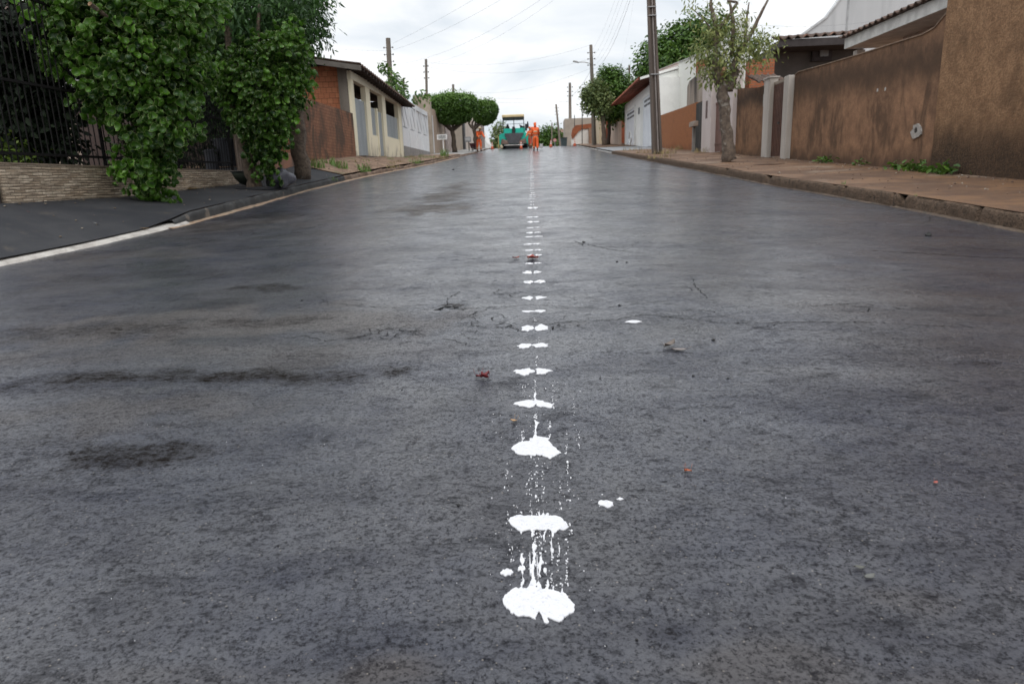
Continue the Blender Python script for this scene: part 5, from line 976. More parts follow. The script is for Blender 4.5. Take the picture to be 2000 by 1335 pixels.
# ---- far left buildings
def fw(name, label, pts, z0f, top, mat, th=.25, cat='wall'):
    m = MB()
    for (xa, ya_), (xb, yb2), ta, tb in zip(pts[:-1], pts[1:], top[:-1], top[1:]):
        m.hexa([(xa, ya_, z0f(ya_)), (xa-th, ya_, z0f(ya_)), (xb-th, yb2, z0f(yb2)), (xb, yb2, z0f(yb2))], [(xa, ya_, ta), (xa-th, ya_, ta), (xb-th, yb2, tb), (xb, yb2, tb)])
    return tag(m.build(name, mat), label, cat)
g0 = lambda y: float(G(y))-.3
BG1 = surf('beige_wall_a', (.50, .38, .29), (.40, .30, .23), 2, (.26, .19, .14), .8, (.6, .75), streak=True); BG2 = surf('peach_wall', (.58, .47, .37), (.50, .40, .31), 2, (.40, .24, .15), .8, (.6, .75))
fw('beige_wall', 'tan garden wall behind the white sign, right after the white gate front', [(-6.55, 47.3), (-6.35, 52)], g0, [5.55, 5.6], BG1)
fg = thing('slatted_gate', 'pinkish gate of thin vertical slats behind the clipped tree trunk', 'gate', (-6.3, 54, 2.8)); m = MB()
for k in range(16): y = 52.1+k*.32; m.box(-6.36, y, 2.7, -6.30, y+.16, 5.6)
m.build('slats', surf('slat_pink', (.60, .50, .46)), fg); m = MB(); m.box(-6.6, 52, 2.7, -6.5, 57.2, 5.4); m.build('backing', surf('gate_shadow', (.30, .24, .21)), fg)
fw('peach_wall', 'smooth peach wall just right of the clipped tree trunk', [(-6.25, 57.2), (-6.1, 62.8)], g0, [6.3, 6.4], BG2)
m = MB(); m.box(-6.15, 62.8, 3, -5.9, 63.6, 6.7); tag(m.build('dark_pillar', plain('pillar_slate', (.07, .07, .075))), 'dark slate pillar between the peach wall and the pinkish wall', 'pillar')
fw('pinkish_wall', 'pale pinkish wall behind the grey notice box and orange worker', [(-6.0, 63.7), (-5.75, 72)], g0, [6.5, 6.7], surf('pink_wall', (.62, .53, .47), (.55, .45, .38), 2, (.42, .25, .16), .9, (.6, .72), streak=True))
fw('cream_wall', 'cream wall with a dark recess beside the traffic cone on the left', [(-5.72, 72), (-5.6, 79)], g0, [6.9, 7.0], surf('cream_wall', (.66, .60, .52), rough=.85)); m = MB(); m.box(-5.70, 79, 3, -5.5, 83.5, 6.9); tag(m.build('stone_pier', surf('pier_grey', (.27, .22, .2), (.2, .16, .15), 4)), 'grey-brown stone pier before the last white wall on the left', 'pillar')
m = MB(); m.prismY([(-7.6, 3), (-5.35, 3), (-5.35, 5.1), (-6.1, 7.0), (-7.0, 8.0), (-7.6, 8.2)], 84, 95); tag(m.build('white_gable', surf('white_paint', ())), 'white building with a sloping edge left of the road paver', 'building')
# clipped trees
def clipped(px0, px1, py0, py1, Y, pxt, label, seed, n=7000, flat_=True):
    a = onY(px0, py1, Y); b_ = onY(px1, py0, Y); cxm = (a[0]+b_[0])/2; cz_ = (a[2]+b_[2])/2; rx = (b_[0]-a[0])/2; rz = (b_[2]-a[2])/2; x0 = float(onY(pxt, 292, Y)[0]); z0 = float(G(Y))+.05
    bl = [(cxm+dx_*rx*.5, Y+dy_*rx*.35, cz_+dz_*rz*.3, rx*.55, rx*.6, rz*.72) for dx_ in (-1, 0, 1) for dy_ in (-1, 0, 1) for dz_ in (-.9, 1)]
    fk = cz_-rz*1.35; limbs = [([(x0, Y, z0), (x0-.05, Y, z0+(fk-z0)*.6), (x0-.1, Y, fk)], [.2, .15, .14])]
    for k in range(5): t = (k-2)/2; limbs.append(([(x0-.1, Y, fk-.15), (x0+t*rx*.5, Y+random.uniform(-.4, .4), fk+rz*.45), (cxm+t*rx*.8, Y, cz_)], [.11, .08, .04]))
    t = thing('clipped_tree', label, 'tree', (x0, Y, z0), 'clipped round-headed street trees on the left'); trunk_mb(limbs).build('trunk', BARKD, t, smooth=True)
    rg = np.random.default_rng(seed); N = n; d = rg.normal(size=(N, 3)); d /= (np.abs(d)**3.2).sum(1)[:, None]**(1/3.2); d[:, 0] *= np.where(d[:, 2] < 0, 1+.35*d[:, 2], 1); d[:, 1] *= np.where(d[:, 2] < 0, 1+.35*d[:, 2], 1)
    r = 1-.3*rg.random(N)**1.8+.05*(fbm(d[:, 0]*5+9, d[:, 2]*5+d[:, 1]*3, 3, seed)-.5)*4
    P = np.stack([cxm+d[:, 0]*rx*r, Y+d[:, 1]*rx*.85*r, cz_+d[:, 2]*rz*r], 1); up_ = rg.random(N) < .12; P[:, 2] += np.where((d[:, 2] > .6) & up_, rg.random(N)*.3, 0)
    tn = np.clip(.25+.45*(d[:, 2] > .5)+.5*(fbm(P[:, 0]*2.2+50, P[:, 2]*2.2+50, 3, seed+2)-.5)+.25*rg.random(N), 0, 1)  # top leaves toned lighter, light from above painted into the crown
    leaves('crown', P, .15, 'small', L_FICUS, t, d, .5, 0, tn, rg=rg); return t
clipped(841, 931, 182, 243, 50, 888, 'clipped street tree with a broad flat-topped dense green crown, the larger one', 31, 16000)
clipped(922, 971, 196, 243, 60, 930, 'smaller clipped street tree with paler uneven crown behind the flat-topped one', 32, 9000)
# white board sign
sx_, sy_ = -5.35, 42.4; sz_ = float(LS(sx_, sy_)); sgn = thing('board_sign', 'white rectangular sign with slanted dark checks on a thin white post', 'sign', (sx_, sy_, sz_))
a = onY(853, 263, sy_); b_ = onY(873.5, 272.5, sy_); SW = surf('sign_white', (.78, .78, .76), rough=.5, bstr=.03)
m = MB(); m.box(a[0], sy_, b_[2], b_[0], sy_+.03, a[2]); bd_ = m.build('board', SW, sgn); m = MB(); w = b_[0]-a[0]; h = a[2]-b_[2]
for r_ in range(4):
    for c_ in range(6):
        x0 = a[0]+w*(.15+c_*.118)+((r_ % 2)*.03)*w; z0 = b_[2]+h*(.2+r_*.165); m.hexa([(x0, sy_-.012, z0), (x0+w*.06, sy_-.012, z0), (x0+w*.06, sy_-.002, z0), (x0, sy_-.002, z0)], [(x0+w*.035, sy_-.012, z0+h*.11), (x0+w*.095, sy_-.012, z0+h*.11), (x0+w*.095, sy_-.002, z0+h*.11), (x0+w*.035, sy_-.002, z0+h*.11)])
m.build('check_marks', plain('mark_dark', (.05, .05, .055)), bd_)
cxs = (a[0]+b_[0])/2+.05; MB().box(cxs-.03, sy_+.03, sz_-.1, cxs+.03, sy_+.08, b_[2]+.3).build('post', SW, sgn)
# notice box on a pole
p = onY(914, 270, 54); z0 = float(G(54))+.05; nb_ = thing('notice_box', 'small grey box on a thin dark pole left of the stooping worker', 'letter box', (p[0], 54, z0))
MB().box(p[0]-.25, 53.9, p[2]-.28, p[0]+.22, 54.1, p[2]+.1).build('box', plain('box_grey', (.30, .30, .31), .5), nb_, bevel=.01); MB().box(p[0]-.2, 53.88, p[2]-.2, p[0]+.16, 53.9, p[2]+.02).build('flap', plain('flap_pale', (.5, .5, .5)), nb_); MB().tube([(p[0]+.05, 54, z0), (p[0]+.05, 54, p[2]-.25)], .035, 8).build('pole', IRON, nb_)
# ================================================================== RIGHT TREES
px_, py_ = 5.35, 19.3; pz = float(RS(px_, py_))
MY = 19.3
bl = [PB(1420, 115, MY, .7, .8, .38), PB(1375, 105, MY, .38, .6, .38), PB(1475, 98, MY, .5, .6, .30), PB(1440, 80, MY, .75, .7, .32), PB(1395, 60, MY, .4, .5, .35), PB(1490, 85, MY, .3, .4, .25), PB(1395, 145, MY, .35, .4, .3), PB(1425, 150, MY, .35, .4, .25), PB(1390, 25, MY, .2, .2, .25), PB(1350, 15, MY, .12, .12, .1), PB(1440, 35, MY, .25, .3, .25)]
c = lambda px, py, dy=0: tuple(onY(px, py, MY+dy))
t4 = tree('pruned_street_tree', 'pruned street tree with blotchy leaning trunk and sparse narrow leaves on the right pavement', (px_, py_, pz),
     [([c(1425, 315), c(1421, 280), c(1417, 235), c(1413, 195), c(1408, 160)], [.19, .17, .15, .15, .12]), ([c(1408, 165), c(1395, 120), c(1400, 60), c(1388, 10), c(1392, -25)], [.12, .08, .06, .04, .02]), ([c(1425, 178), c(1433, 155), c(1440, 138)], [.09, .085, .08]), ([c(1413, 180), c(1440, 110), c(1470, 60), c(1490, 20), c(1505, -10)], [.10, .07, .05, .035, .02]), ([c(1455, 85), c(1458, 40), c(1463, 5)], [.045, .03, .015]), ([c(1400, 60), c(1425, 30), c(1440, 5), c(1420, 2)], [.05, .04, .035, .03]), ([c(1420, 110), c(1380, 45), c(1350, 15)], [.03, .02, .008]), ([c(1430, 110), c(1432, 40), c(1425, 5)], [.06, .05, .03])],
     bl, 3600, .12, 'long', L_MANGO, surf('blotchy_bark', (.19, .145, .11), (.10, .075, .06), 9, (.30, .27, .23), 4, (.56, .66), .92, 45, 1, .02), clump=.28, per=8, shell=.85, up=.3, droop=.6, seed=41)
m = MB(); a = np.array(c(1440, 138)); m.tube([a, a+np.array([.01, -.012, .012])], .082, 12); m.build('cut_face', surf('cut_wood', ()), t4)
m = MB(); a = np.array(c(1415, 134, -.3)); m.tube([a+np.array([0, .3, -.15]), a], .05, 10); q = m.build('cut_limb', surf('cut_wood', ()), t4)
# big tree behind white house
bl = [PB(1330, 105, 62, 3.0, 2.5, 2.0), PB(1290, 130, 62, 2.2, 2.2, 2.0), PB(1375, 85, 62, 2.8, 2.5, 2.2), PB(1400, 110, 62, 2.5, 2.5, 2.2), PB(1345, 75, 62, 1.8, 2., 1.2), PB(1270, 145, 62, 1.0, 1.5, 1.2), PB(1310, 150, 62, 3, 2.5, 2.5)]
tree('broad_tree', 'large rounded green tree rising behind the white house side', (onY(1330, 200, 62)[0], 62, 3), [([(onY(1330, 200, 62)[0], 62, 3), (onY(1330, 200, 62)[0], 62, 9)], [.4, .3])], bl, 17000, .32, 'oval', L_FICUS, clump=.7, per=10, shell=.4, up=.6, seed=42)
bl = [PB(1205, 180, 56, 1.25, 1.2, 1.7), PB(1190, 160, 56, 1.0, 1.0, 1.0), PB(1220, 195, 56, 1.0, 1.0, 1.2), PB(1200, 215, 56, 1.3, 1.2, 1.0), PB(1190, 150, 56, .7, .7, .6)]
xt = float(onY(1181, 285, 54)[0]); tree('round_tree', 'full round green tree between the lamp pole and the red roofed garage', (xt, 56, float(G(56))+.1), [([(xt+.5, 56, float(G(56))), (xt+.6, 56, 5.0), (xt+.9, 56, 6)], [.16, .13, .1])], bl, 9000, .21, 'oval', L_FICUS, BARKD, clump=.4, per=9, shell=.5, seed=43)
bl = [PB(1160, 190, 54, .85, .8, .8), PB(1148, 185, 54, .5, .6, .6), PB(1172, 205, 54, .7, .7, .8), PB(1150, 205, 54, .55, .6, .5), PB(1165, 170, 54, .5, .6, .5), PB(1178, 190, 54, .6, .6, .7)]
tree('pale_tree', 'ragged paler tree around the lamp pole with a bent brown trunk', (xt, 54, float(G(54))+.1), [([(xt, 54, float(G(54))), (xt-.08, 54, 4.2), (xt-.1, 54, 5.2), (xt-.3, 54, 6.4)], [.2, .16, .13, .08]), ([(xt-.1, 54, 5.0), (xt-.9, 54, 6.2)], [.09, .05]), ([(xt-.1, 54, 5.0), (xt+.3, 54, 6.4)], [.09, .05])], bl, 5200, .19, 'oval', L_PALE, BARK, clump=.35, per=8, shell=.7, seed=44)
# far right walls and houses
aw = thing('arched_wall', 'white wall with an arched red brick edge and beige upper storey at the crest', 'house', (5.2, 74, 3.7))
m = MB(); a = onY(1103, 232, 76); b_ = onY(1162, 226, 76); m.box(a[0], 76, 3, b_[0]+2, 80, a[2]); m.build('upper_wall', surf('beige_far', (.42, .36, .30), (.36, .31, .26), 1.5), aw)
pts = [onY(*p, 72) for p in [(1116, 264), (1118, 252), (1124, 245), (1160, 241), (1160, 251), (1138, 252), (1130, 257), (1118, 272)]]; m = MB(); m.prismY([(p[0], p[2]) for p in pts], 71.9, 72.3); m.build('brick_arch', brick('arch_brick', 'x', bw=.3, bh=.12), aw)
pts = [onY(*p, 72) for p in [(1116, 300), (1116, 273), (1130, 258), (1138, 252), (1152, 251), (1152, 300)]]; m = MB(); m.prismY([(p[0], p[2]) for p in pts], 72, 72.25); m.build('white_panel', surf('far_white', (.80, .77, .73), (.74, .70, .65), 1.5, (.4, .3, .22), .6, (.62, .74)), aw)
a = onY(1150, 250, 71.5); m = MB(); m.box(a[0], 71.4, 3, a[0]+.3, 72.2, a[2]); m.build('brick_pier', surf('pier_brown', (.30, .18, .12)), aw)
fw('cream_wall', 'cream wall strip behind the two tree trunks near the crest', [(5.9+.25, 62), (5.9+.25, 70)], g0, [5.9, 5.9], surf('cream_far', (.62, .52, .36), (.55, .45, .3), 2))
m = MB(); a = onY(1186, 232, 60); b_ = onY(1220, 255, 60); m.box(a[0]-.1, 60, 3, b_[0]+.6, 60.3, a[2]); tag(m.build('brick_house_side', brick('far_brick', 'x', (.36, .10, .05), (.28, .08, .045), bw=.3, bh=.14)), 'red brick wall top behind the round tree trunks', 'wall')
m = MB(); m.prismX([(54, 2.7), (59.8, 3.0), (59.8, 4.9), (54, 4.75)], 6.6, 6.8); tag(m.build('pinkish_wall', surf('pink_far', (.56, .44, .36), (.46, .34, .27), 1.6, (.30, .14, .09), .9, (.58, .7), streak=True)), 'low pinkish wall with rusty streaks left of the white garage', 'wall')
a = onY(1081, 252, 130); b_ = onY(1104, 252, 130); dhh = thing('distant_house', 'far brown-roofed house at the end of the street right of the trees', 'house', (a[0], 130, 4)); m = MB(); m.box(a[0]+1, 130, 3, b_[0]+1, 136, a[2]-.7); m.build('wall', surf('far_beige', (.42, .36, .30)), dhh); m = MB(); m.prismX([(129, a[2]-.9), (136, a[2]-.9), (132.5, a[2]+.1)], a[0]-.2, b_[0]+1.5); m.build('roof', surf('far_roof', (.24, .12, .09)), dhh)
bl = [PB(1060, 275, 128, 1.8, 2, 2.2), PB(1072, 272, 128, 2.0, 2, 2.4), PB(1085, 276, 128, 1.6, 2, 2.4), PB(1050, 280, 128, 1.6, 2, 1.8), PB(1064, 288, 128, 3.0, 2, 2.4), PB(1090, 285, 128, 1.2, 2, 2.0)]
tree('street_end_trees', 'broad green tree mass closing the street end right of the workers', (2.5, 128, 4), [([(2.5, 128, 3.8), (2.5, 128, 6)], [.3, .2])], bl, 7000, .42, 'oval', L_FICUS, clump=.8, per=9, shell=.6, seed=45)
bl = [PB(978, 262, 115, 1.3, 2, 1.8), PB(972, 275, 115, 1.2, 2, 2.0), PB(984, 280, 115, 1.4, 2, 1.8), PB(976, 285, 115, 1.5, 2, 1.5)]
tree('distant_tree', 'yellow-green tree between the white gable and the road paver', (-5, 115, 4), [([(-5.2, 115, 3.8), (-5.2, 115, 6)], [.2, .15])], bl, 3000, .36, 'oval', L_PALE, clump=.6, per=8, shell=.6, seed=46)
bl = [PB(1010, 284, 135, 3, 2, 1.6), PB(1030, 284, 135, 2.5, 2, 1.6)]
tree('distant_hedge', 'low dark greenery directly behind the road paver', (-1, 135, 4), None, bl, 3000, .4, 'oval', L_FICUS, clump=.6, per=8, shell=.6, seed=47, cat='hedge')
# ================================================================== MACHINE
MX, MYY = float(onY(1004.4, 291, 62)[0]), 62.0; MZ = float(G(62))-.01
TEAL = surf('teal_paint', (.015, .58, .44), (.012, .50, .38), 2, rough=.4, bstr=.03); DKG = surf('hopper_grey', (.085, .088, .10), (.07, .07, .08), 3, rough=.6); BLK = plain('machine_black', (.02, .02, .022), .55)
pv = thing('road_paver', 'teal road paver with grey hopper front and beige canopy at the top of the road', 'road paver', (MX, MYY, MZ)); LOC[pv.name] = (0, 0, 0); pv_parts = []
def P(mb, name, mat, parent=pv, **k): return mb.build(name, mat, parent, **k)
m = MB(); m.box(-.97, -.2, 2.58, .93, 2.2, 2.80); P(m, 'canopy', surf('canopy_beige', (.78, .63, .36), (.70, .55, .30), 2, rough=.6), bevel=.04)
m = MB(); m.box(-.94, -.15, 2.49, .90, 2.15, 2.575); P(m, 'canopy_frame', BLK)
for x_ in (-.90, .04, .90):
    MB().tube([(x_, .0, 1.3), (x_, -.05, 2.5)], .035, 8).build('canopy_post', DKG, pv)
m = MB(); m.box(-.94, .0, 1.22, -.13, 2.0, 1.66); P(m, 'hood', TEAL, bevel=.03); m = MB(); m.box(.13, .0, 1.22, 1.0, 2.0, 1.68); P(m, 'hood', TEAL, bevel=.03)
m = MB(); m.box(-.12, -.25, 1.15, .12, .6, 1.8); P(m, 'centre_column', BLK, bevel=.02)
m = MB(); m.box(-.98, .1, .35, 1.02, 3.2, 1.2); P(m, 'chassis', surf('teal_dark', (.01, .12, .10), rough=.5))
for s_ in (-1, 1):
    pts = [(s_*1.30, .30), (s_*1.31, .85), (s_*1.24, 1.12), (s_*1.08, 1.24), (s_*.80, 1.24), (s_*.62, .72), (s_*.55, .38), (s_*.75, .30)]
    m = MB(); m.prismY(pts, -.55, .05); P(m, 'hopper_wing', TEAL, bevel=.02)
    m = MB(); m.hexa([(s_*.42, -.95, .33), (s_*1.12, -.95, .36), (s_*1.12, -.58, .36), (s_*.42, -.58, .33)], [(s_*.55, -.9, .62), (s_*1.02, -.9, .78), (s_*1.02, -.58, .80), (s_*.6, -.58, .66)]); P(m, 'side_flap', surf('dusty_steel', (.22, .15, .12), (.15, .1, .085), 6, rough=.8))
    m = MB(); m.prismX([(-.3, .0), (2.6, .0), (2.9, .25), (2.8, .5), (-.3, .5), (-.5, .25)], s_*.72, s_*1.15); tr = P(m, 'crawler_track', BLK, bevel=.03)
    m = MB()
    for k in range(14): m.box(s_*.70, -.3+k*.22, -.005, s_*1.17, -.2+k*.22, .03)
    m.build('track_pads', DKG, tr)
m = MB(); m.hexa([(-.45, -.72, .36), (.42, -.72, .36), (.35, -.62, .36), (-.35, -.62, .36)], [(-.80, -.72, 1.22), (.88, -.72, 1.24), (.88, -.56, 1.24), (-.80, -.56, 1.22)]); P(m, 'hopper_front', DKG, bevel=.01)
m = MB(); m.lathe((-.85, -.98, .22), [(.06, 0), (.06, 1.7)], 10, 'x'); P(m, 'push_roller', surf('roller_steel', (.35, .33, .32), rough=.4, metal=.5)); m = MB(); m.box(-.7, -.92, .02, .7, -.6, .3); P(m, 'bumper', BLK)
m = MB(); m.blob((-.53, .5, 1.78), (.16, .16, .22), 4, 10, .2); m.box(-.75, .35, 1.66, -.35, .9, 1.76); m.tube([(-.6, .3, 1.7), (-.48, .3, 2.08)], .05, 6); P(m, 'left_seat', BLK)
m = MB(); m.box(.55, .4, 1.68, .95, .9, 1.86); m.tube([(.5, .3, 1.95), (.8, .3, 1.8)], .05, 6); P(m, 'right_seat', BLK)
m = MB(); m.box(1.0, .0, 1.45, 1.18, .5, 2.0); m.tube([(1.25, .2, 1.7), (1.24, .2, 2.2)], [.09, .05], 8); m.box(1.1, .1, 1.65, 1.32, .4, 2.0); P(m, 'side_console', BLK, bevel=.01)
m = MB(); m.tube([(-1.0, 2.3, 1.7), (-1.0, 2.3, 2.2), (.95, 2.3, 2.2), (.95, 2.3, 1.7)], .02, 6); P(m, 'handrail', DKG)
m = MB(); m.box(-1.25, 2.9, .1, 1.25, 3.6, .55); P(m, 'screed', DKG, bevel=.02)
for o in pv.children: pass
# ---- cones
def cone_proto():
    t = local('traffic_cone', '', 'traffic cone'); OR = surf('cone_orange', (.72, .16, .07), (.62, .13, .06), 5, rough=.5, bstr=.03)
    m = MB(); m.box(-.19, -.19, 0, .19, .19, .035); m.build('base', surf('cone_base', (.45, .10, .06), rough=.6), t, bevel=.01)
    m = MB(); m.lathe((0, 0, .035), [(.145, 0), (.125, .12), (.03, .68), (.02, .70)], 20); b_ = m.build('cone_body', OR, t, smooth=True)
    m = MB(); m.lathe((0, 0, .035), [(.0995, .28), (.079, .40)], 20); m.build('white_band', surf('cone_white', (.8, .78, .76), rough=.4), b_); m = MB(); m.lathe((0, 0, .035), [(.064, .49), (.047, .59)], 20); m.build('white_band', surf('cone_white', ()), b_)
    return t
c0 = cone_proto(); CGp = 'orange and white traffic cones around the works'
for i, (px, Y, lab) in enumerate([(1018, 57, 'orange and white traffic cone in front of the road paver'), (1076, 61, 'traffic cone standing alone on the road left of the round sign'), (1122.5, 60, 'faded traffic cone on the right pavement before the arched wall'), (961.5, 60, 'plain orange traffic cone by the walls left of the road paver')]):
    o = c0 if i == 0 else copy_tree(c0); p = onY(px, 290, Y); o.location = (p[0], Y, float(RZ(p[0], Y)) if i < 2 else float(G(Y))); o['label'] = lab; o['group'] = CGp; o.rotation_euler = (0, 0, i*.7)
    o.scale = (.85, .85, .82)
# round sign, bins, bucket, stake
p = onY(1083.6, 274, 66); z0 = float(G(66)); rs = thing('round_sign', 'small round pale red sign on a grey post right of the lone cone', 'sign', (p[0], 66, z0)); m = MB(); m.lathe((p[0], 66, p[2]), [(.16, 0), (.16, .02)], 24, 'y'); dsk = m.build('disc', surf('sign_red', (.62, .16, .15), rough=.5), rs); m = MB(); m.lathe((p[0], 65.985, p[2]), [(.12, 0), (.12, .012)], 24, 'y'); m.build('disc_face', surf('sign_pinkwhite', (.72, .52, .50), rough=.5), dsk); m = MB(); m.box(p[0]-.07, 65.97, p[2]-.018, p[0]+.07, 65.984, p[2]+.018); m.build('bar_mark', surf('sign_red', ()), dsk); MB().tube([(p[0], 66.04, z0-.2), (p[0], 66.04, p[2])], .035, 8).build('post', plain('post_grey', (.35, .38, .38)), rs)
p = onY(1102, 290, 70); t = thing('wheeled_bin', 'dark green-grey wheeled bin beside the white footed pole', 'bin', (p[0], 70, float(G(70)))); z0 = float(G(70))-.05; m = MB(); m.hexa([(p[0]-.28, 70, z0), (p[0]+.25, 70, z0), (p[0]+.25, 70.5, z0), (p[0]-.28, 70.5, z0)], [(p[0]-.34, 69.95, z0+.75), (p[0]+.3, 69.95, z0+.75), (p[0]+.3, 70.55, z0+.75), (p[0]-.34, 70.55, z0+.75)]); m.build('body', plain('bin_green', (.05, .075, .08), .5), t); MB().box(p[0]-.36, 69.9, z0+.75, p[0]+.33, 70.6, z0+.82).build('lid', plain('bin_lid', (.04, .045, .05)), t)
p = onY(1057, 285, 50.5); z0 = float(onY(1057, 289.5, 50.5)[2]); m = MB(); m.lathe((p[0], 50.5, z0), [(.10, 0), (.135, .27), (.142, .28), (.142, .30)], 18); bk = thing('bucket', 'white plastic bucket held low beside the big orange worker', 'bucket', (p[0], 50.5, z0)); m.build('pail', surf('bucket_white', (.68, .66, .66), rough=.4, bstr=.03), bk, smooth=False)
m = MB(); m.tube([(p[0]+.14*math.cos(t_), 50.5, z0+.29+.16*math.sin(t_)) for t_ in np.linspace(0, PI, 9)], .006, 5); m.build('handle', IRON, bk)
p = onY(974.5, 293, 61); z0 = float(G(61)); m = MB(); m.box(p[0]-.05, 61, z0, p[0]+.05, 61.06, z0+1.05); tag(m.build('wooden_stake', surf('stake_yellow', (.48, .38, .16))), 'upright yellowish wooden stake left of the road paver', 'stake'); m = MB(); m.blob((p[0]+.22, 61, z0+.16), (.13, .12, .18), 3, 12, .25); tag(m.build('pale_sack', surf('sack_pale', (.6, .52, .36))), 'small pale sack beside the wooden stake', 'sack')
# ================================================================== PEOPLE
def skinned(V, E, Rr, name, mat, parent, sub=1):
    me = bpy.data.meshes.new(name+'_cage'); me.from_pydata([tuple(v) for v in V], E, []); o = bpy.data.objects.new(name+'_cage', me); COL.objects.link(o)
    md = o.modifiers.new('s', 'SKIN'); sl_ = me.skin_vertices[0].data
    for i, r_ in enumerate(Rr): sl_[i].radius = (r_, r_) if not isinstance(r_, tuple) else r_
    sl_[0].use_root = True; s2_ = o.modifiers.new('u', 'SUBSURF'); s2_.levels = sub; s2_.render_levels = sub
    dg = bpy.context.evaluated_depsgraph_get(); dg.update(); nm = bpy.data.meshes.new_from_object(o.evaluated_get(dg)); bpy.data.objects.remove(o); bpy.data.meshes.remove(me)
    nm.name = name; nm.materials.clear(); nm.materials.append(mat); nm.polygons.foreach_set('use_smooth', [True]*len(nm.polygons))
    r = bpy.data.objects.new(name, nm); COL.objects.link(r); r.parent = parent; return r
SKIN = surf('skin', (.30, .17, .11), (.26, .14, .09), 9, rough=.5, bstr=.05); ORG = surf('orange_cloth', (.85, .15, .03), (.75, .11, .025), 6, rough=.75, bstr=.3); REFL = surf('reflective_tape', (.62, .56, .34), (.5, .45, .3), 8, rough=.4); BOOT = plain('boot_dark', (.05, .03, .025)); GREYH = plain('hair_dark', (.02, .015, .012))
def worker(loc, rz, label, bend=.12, stride=.18, arms=((.25, -.1), (.25, .1)), H=1.72, hat='cap', pants=None, seed=0, turn=0, bulk=1.12):
    """local frame: faces -Y, bend tilts torso forward (towards -Y)"""
    t = local('person', label, 'person'); k = H/1.75; pants = pants or ORG
    hip = np.array([0, 0, .93])*k; ax_ = np.array([0, -math.sin(bend), math.cos(bend)]); ch_ = hip+ax_*.42*k; nk = hip+ax_*.56*k; hd = nk+np.array([0, -math.sin(bend*1.4), math.cos(bend*1.4)])*.17*k
    V = [hip, hip+ax_*.2*k, ch_, nk, hd-np.array([0, 0, .03]), hd+np.array([0, -.0, .08])*k]; E_ = [(0, 1), (1, 2), (2, 3), (3, 4), (4, 5)]; Rr = [(.135, .10), (.125, .095), (.15, .10), .055, .085, .08]
    cl = []; hands = []
    for s_, (ay_, az_) in zip((-1, 1), arms):
        sh = ch_+np.array([s_*.18, 0, .06])*k; el = sh+np.array([s_*.05, -ay_*.45, -.27])*k; wr = el+np.array([0, -.10-ay_*.5, -.22+az_*.3])*k; hn = wr+np.array([0, -.03, -.07])*k
        i = len(V); V += [sh, el, wr, hn]; E_ += [(2, i), (i, i+1), (i+1, i+2), (i+2, i+3)]; Rr += [.062, .045, .033, .036]; hands.append((wr, hn))
    for s_ in (-1, 1):
        hj = hip+np.array([s_*.09, 0, -.05])*k; sy = s_*stride; kn = np.array([s_*.10, -sy*.6-.03, .49])*k; an = np.array([s_*.10, -sy+.05*(s_ < 0), .09])*k; to = an+np.array([0, -.16, -.055])*k
        i = len(V); V += [hj, kn, an, to]; E_ += [(0, i), (i, i+1), (i+1, i+2), (i+2, i+3)]; Rr += [.095, .062, .042, .035]
    body = skinned(V, E_, Rr, 'body', SKIN, t)
    # clothing: the same skeleton a little fatter, without head and hands
    Vt = [V[0], V[1], V[2], V[3]-ax_*.02]; Et = [(0, 1), (1, 2), (2, 3)]; Rt = [(.155, .12), (.15, .118), (.175, .125), .07]
    for j in (6, 10):
        i = len(Vt); Vt += [V[j], V[j+1], V[j+2]]; Et += [(2, i), (i, i+1), (i+1, i+2)]; Rt += [.08, .062, .05]
    Rt = [tuple(q*bulk for q in r_) if isinstance(r_, tuple) else r_*bulk for r_ in Rt]; skinned(Vt, Et, Rt, 'jacket', ORG, t)
    Vt = [V[0]+ax_*.04, V[0]-np.array([0, 0, .04])]; Et = [(0, 1)]; Rt = [(.15, .118), (.145, .12)]
    for j in (14, 18):
        i = len(Vt); Vt += [V[j], V[j+1], V[j+2]+np.array([0, 0, .04])]; Et += [(1, i), (i, i+1), (i+1, i+2)]; Rt += [.115, .085, .07]
    Rt = [tuple(q*bulk for q in r_) if isinstance(r_, tuple) else r_*bulk for r_ in Rt]; tr = skinned(Vt, Et, Rt, 'trousers', pants, t)
    for j in (16, 20):
        m = MB(); a = V[j]; m.blob((a[0], a[1]-.06, a[2]-.03), (.055, .14, .065), 1, 10, .05); m.build('boot', BOOT, t, smooth=True)
        kn = V[j-1]; a2 = V[j]
        for q0 in (.42, .55): c0_ = kn+(a2-kn)*q0; c1_ = kn+(a2-kn)*(q0+.07); m = MB(); m.tube([c0_, c1_], .083, 10); m.build('ankle_stripe', REFL, tr)
    m = MB(); c0_ = V[1]+ax_*.02; m.tube([c0_, c0_+ax_*.06], .165, 14); m.build('waist_stripe', REFL, t, smooth=True)
    # hands: palm + fingers
    for (wr, hn), s_ in zip(hands, (-1, 1)):
        m = MB(); d_ = nrm(hn-wr)
        for f in range(4): b0 = hn+np.array([0, (f-1.5)*.018, 0]); m.tube([b0, b0+d_*(.05-.006*abs(f-1.3)), b0+d_*.075+np.array([-s_*.015, 0, 0])], [.0095, .009, .007], 6)
        b0 = (wr+hn)/2+np.array([0, -.03, 0]); m.tube([b0, b0+d_*.035+np.array([0, -.02, 0]), b0+d_*.06+np.array([0, -.022, 0])], [.011, .01, .008], 6); m.build('fingers', SKIN, body, smooth=True)
    # head details
    m = MB(); f = hd+np.array([0, -.085, 0])*k; m.blob((f[0], f[1]-.012, f[2]+.02), (.014, .022, .022), 2, 8, .05)
    for s_ in (-1, 1): m.blob((s_*.085, hd[1], hd[2]+.02), (.012, .02, .03), 2, 8, .05)
    m.build('nose_and_ears', SKIN, body, smooth=True); m = MB()
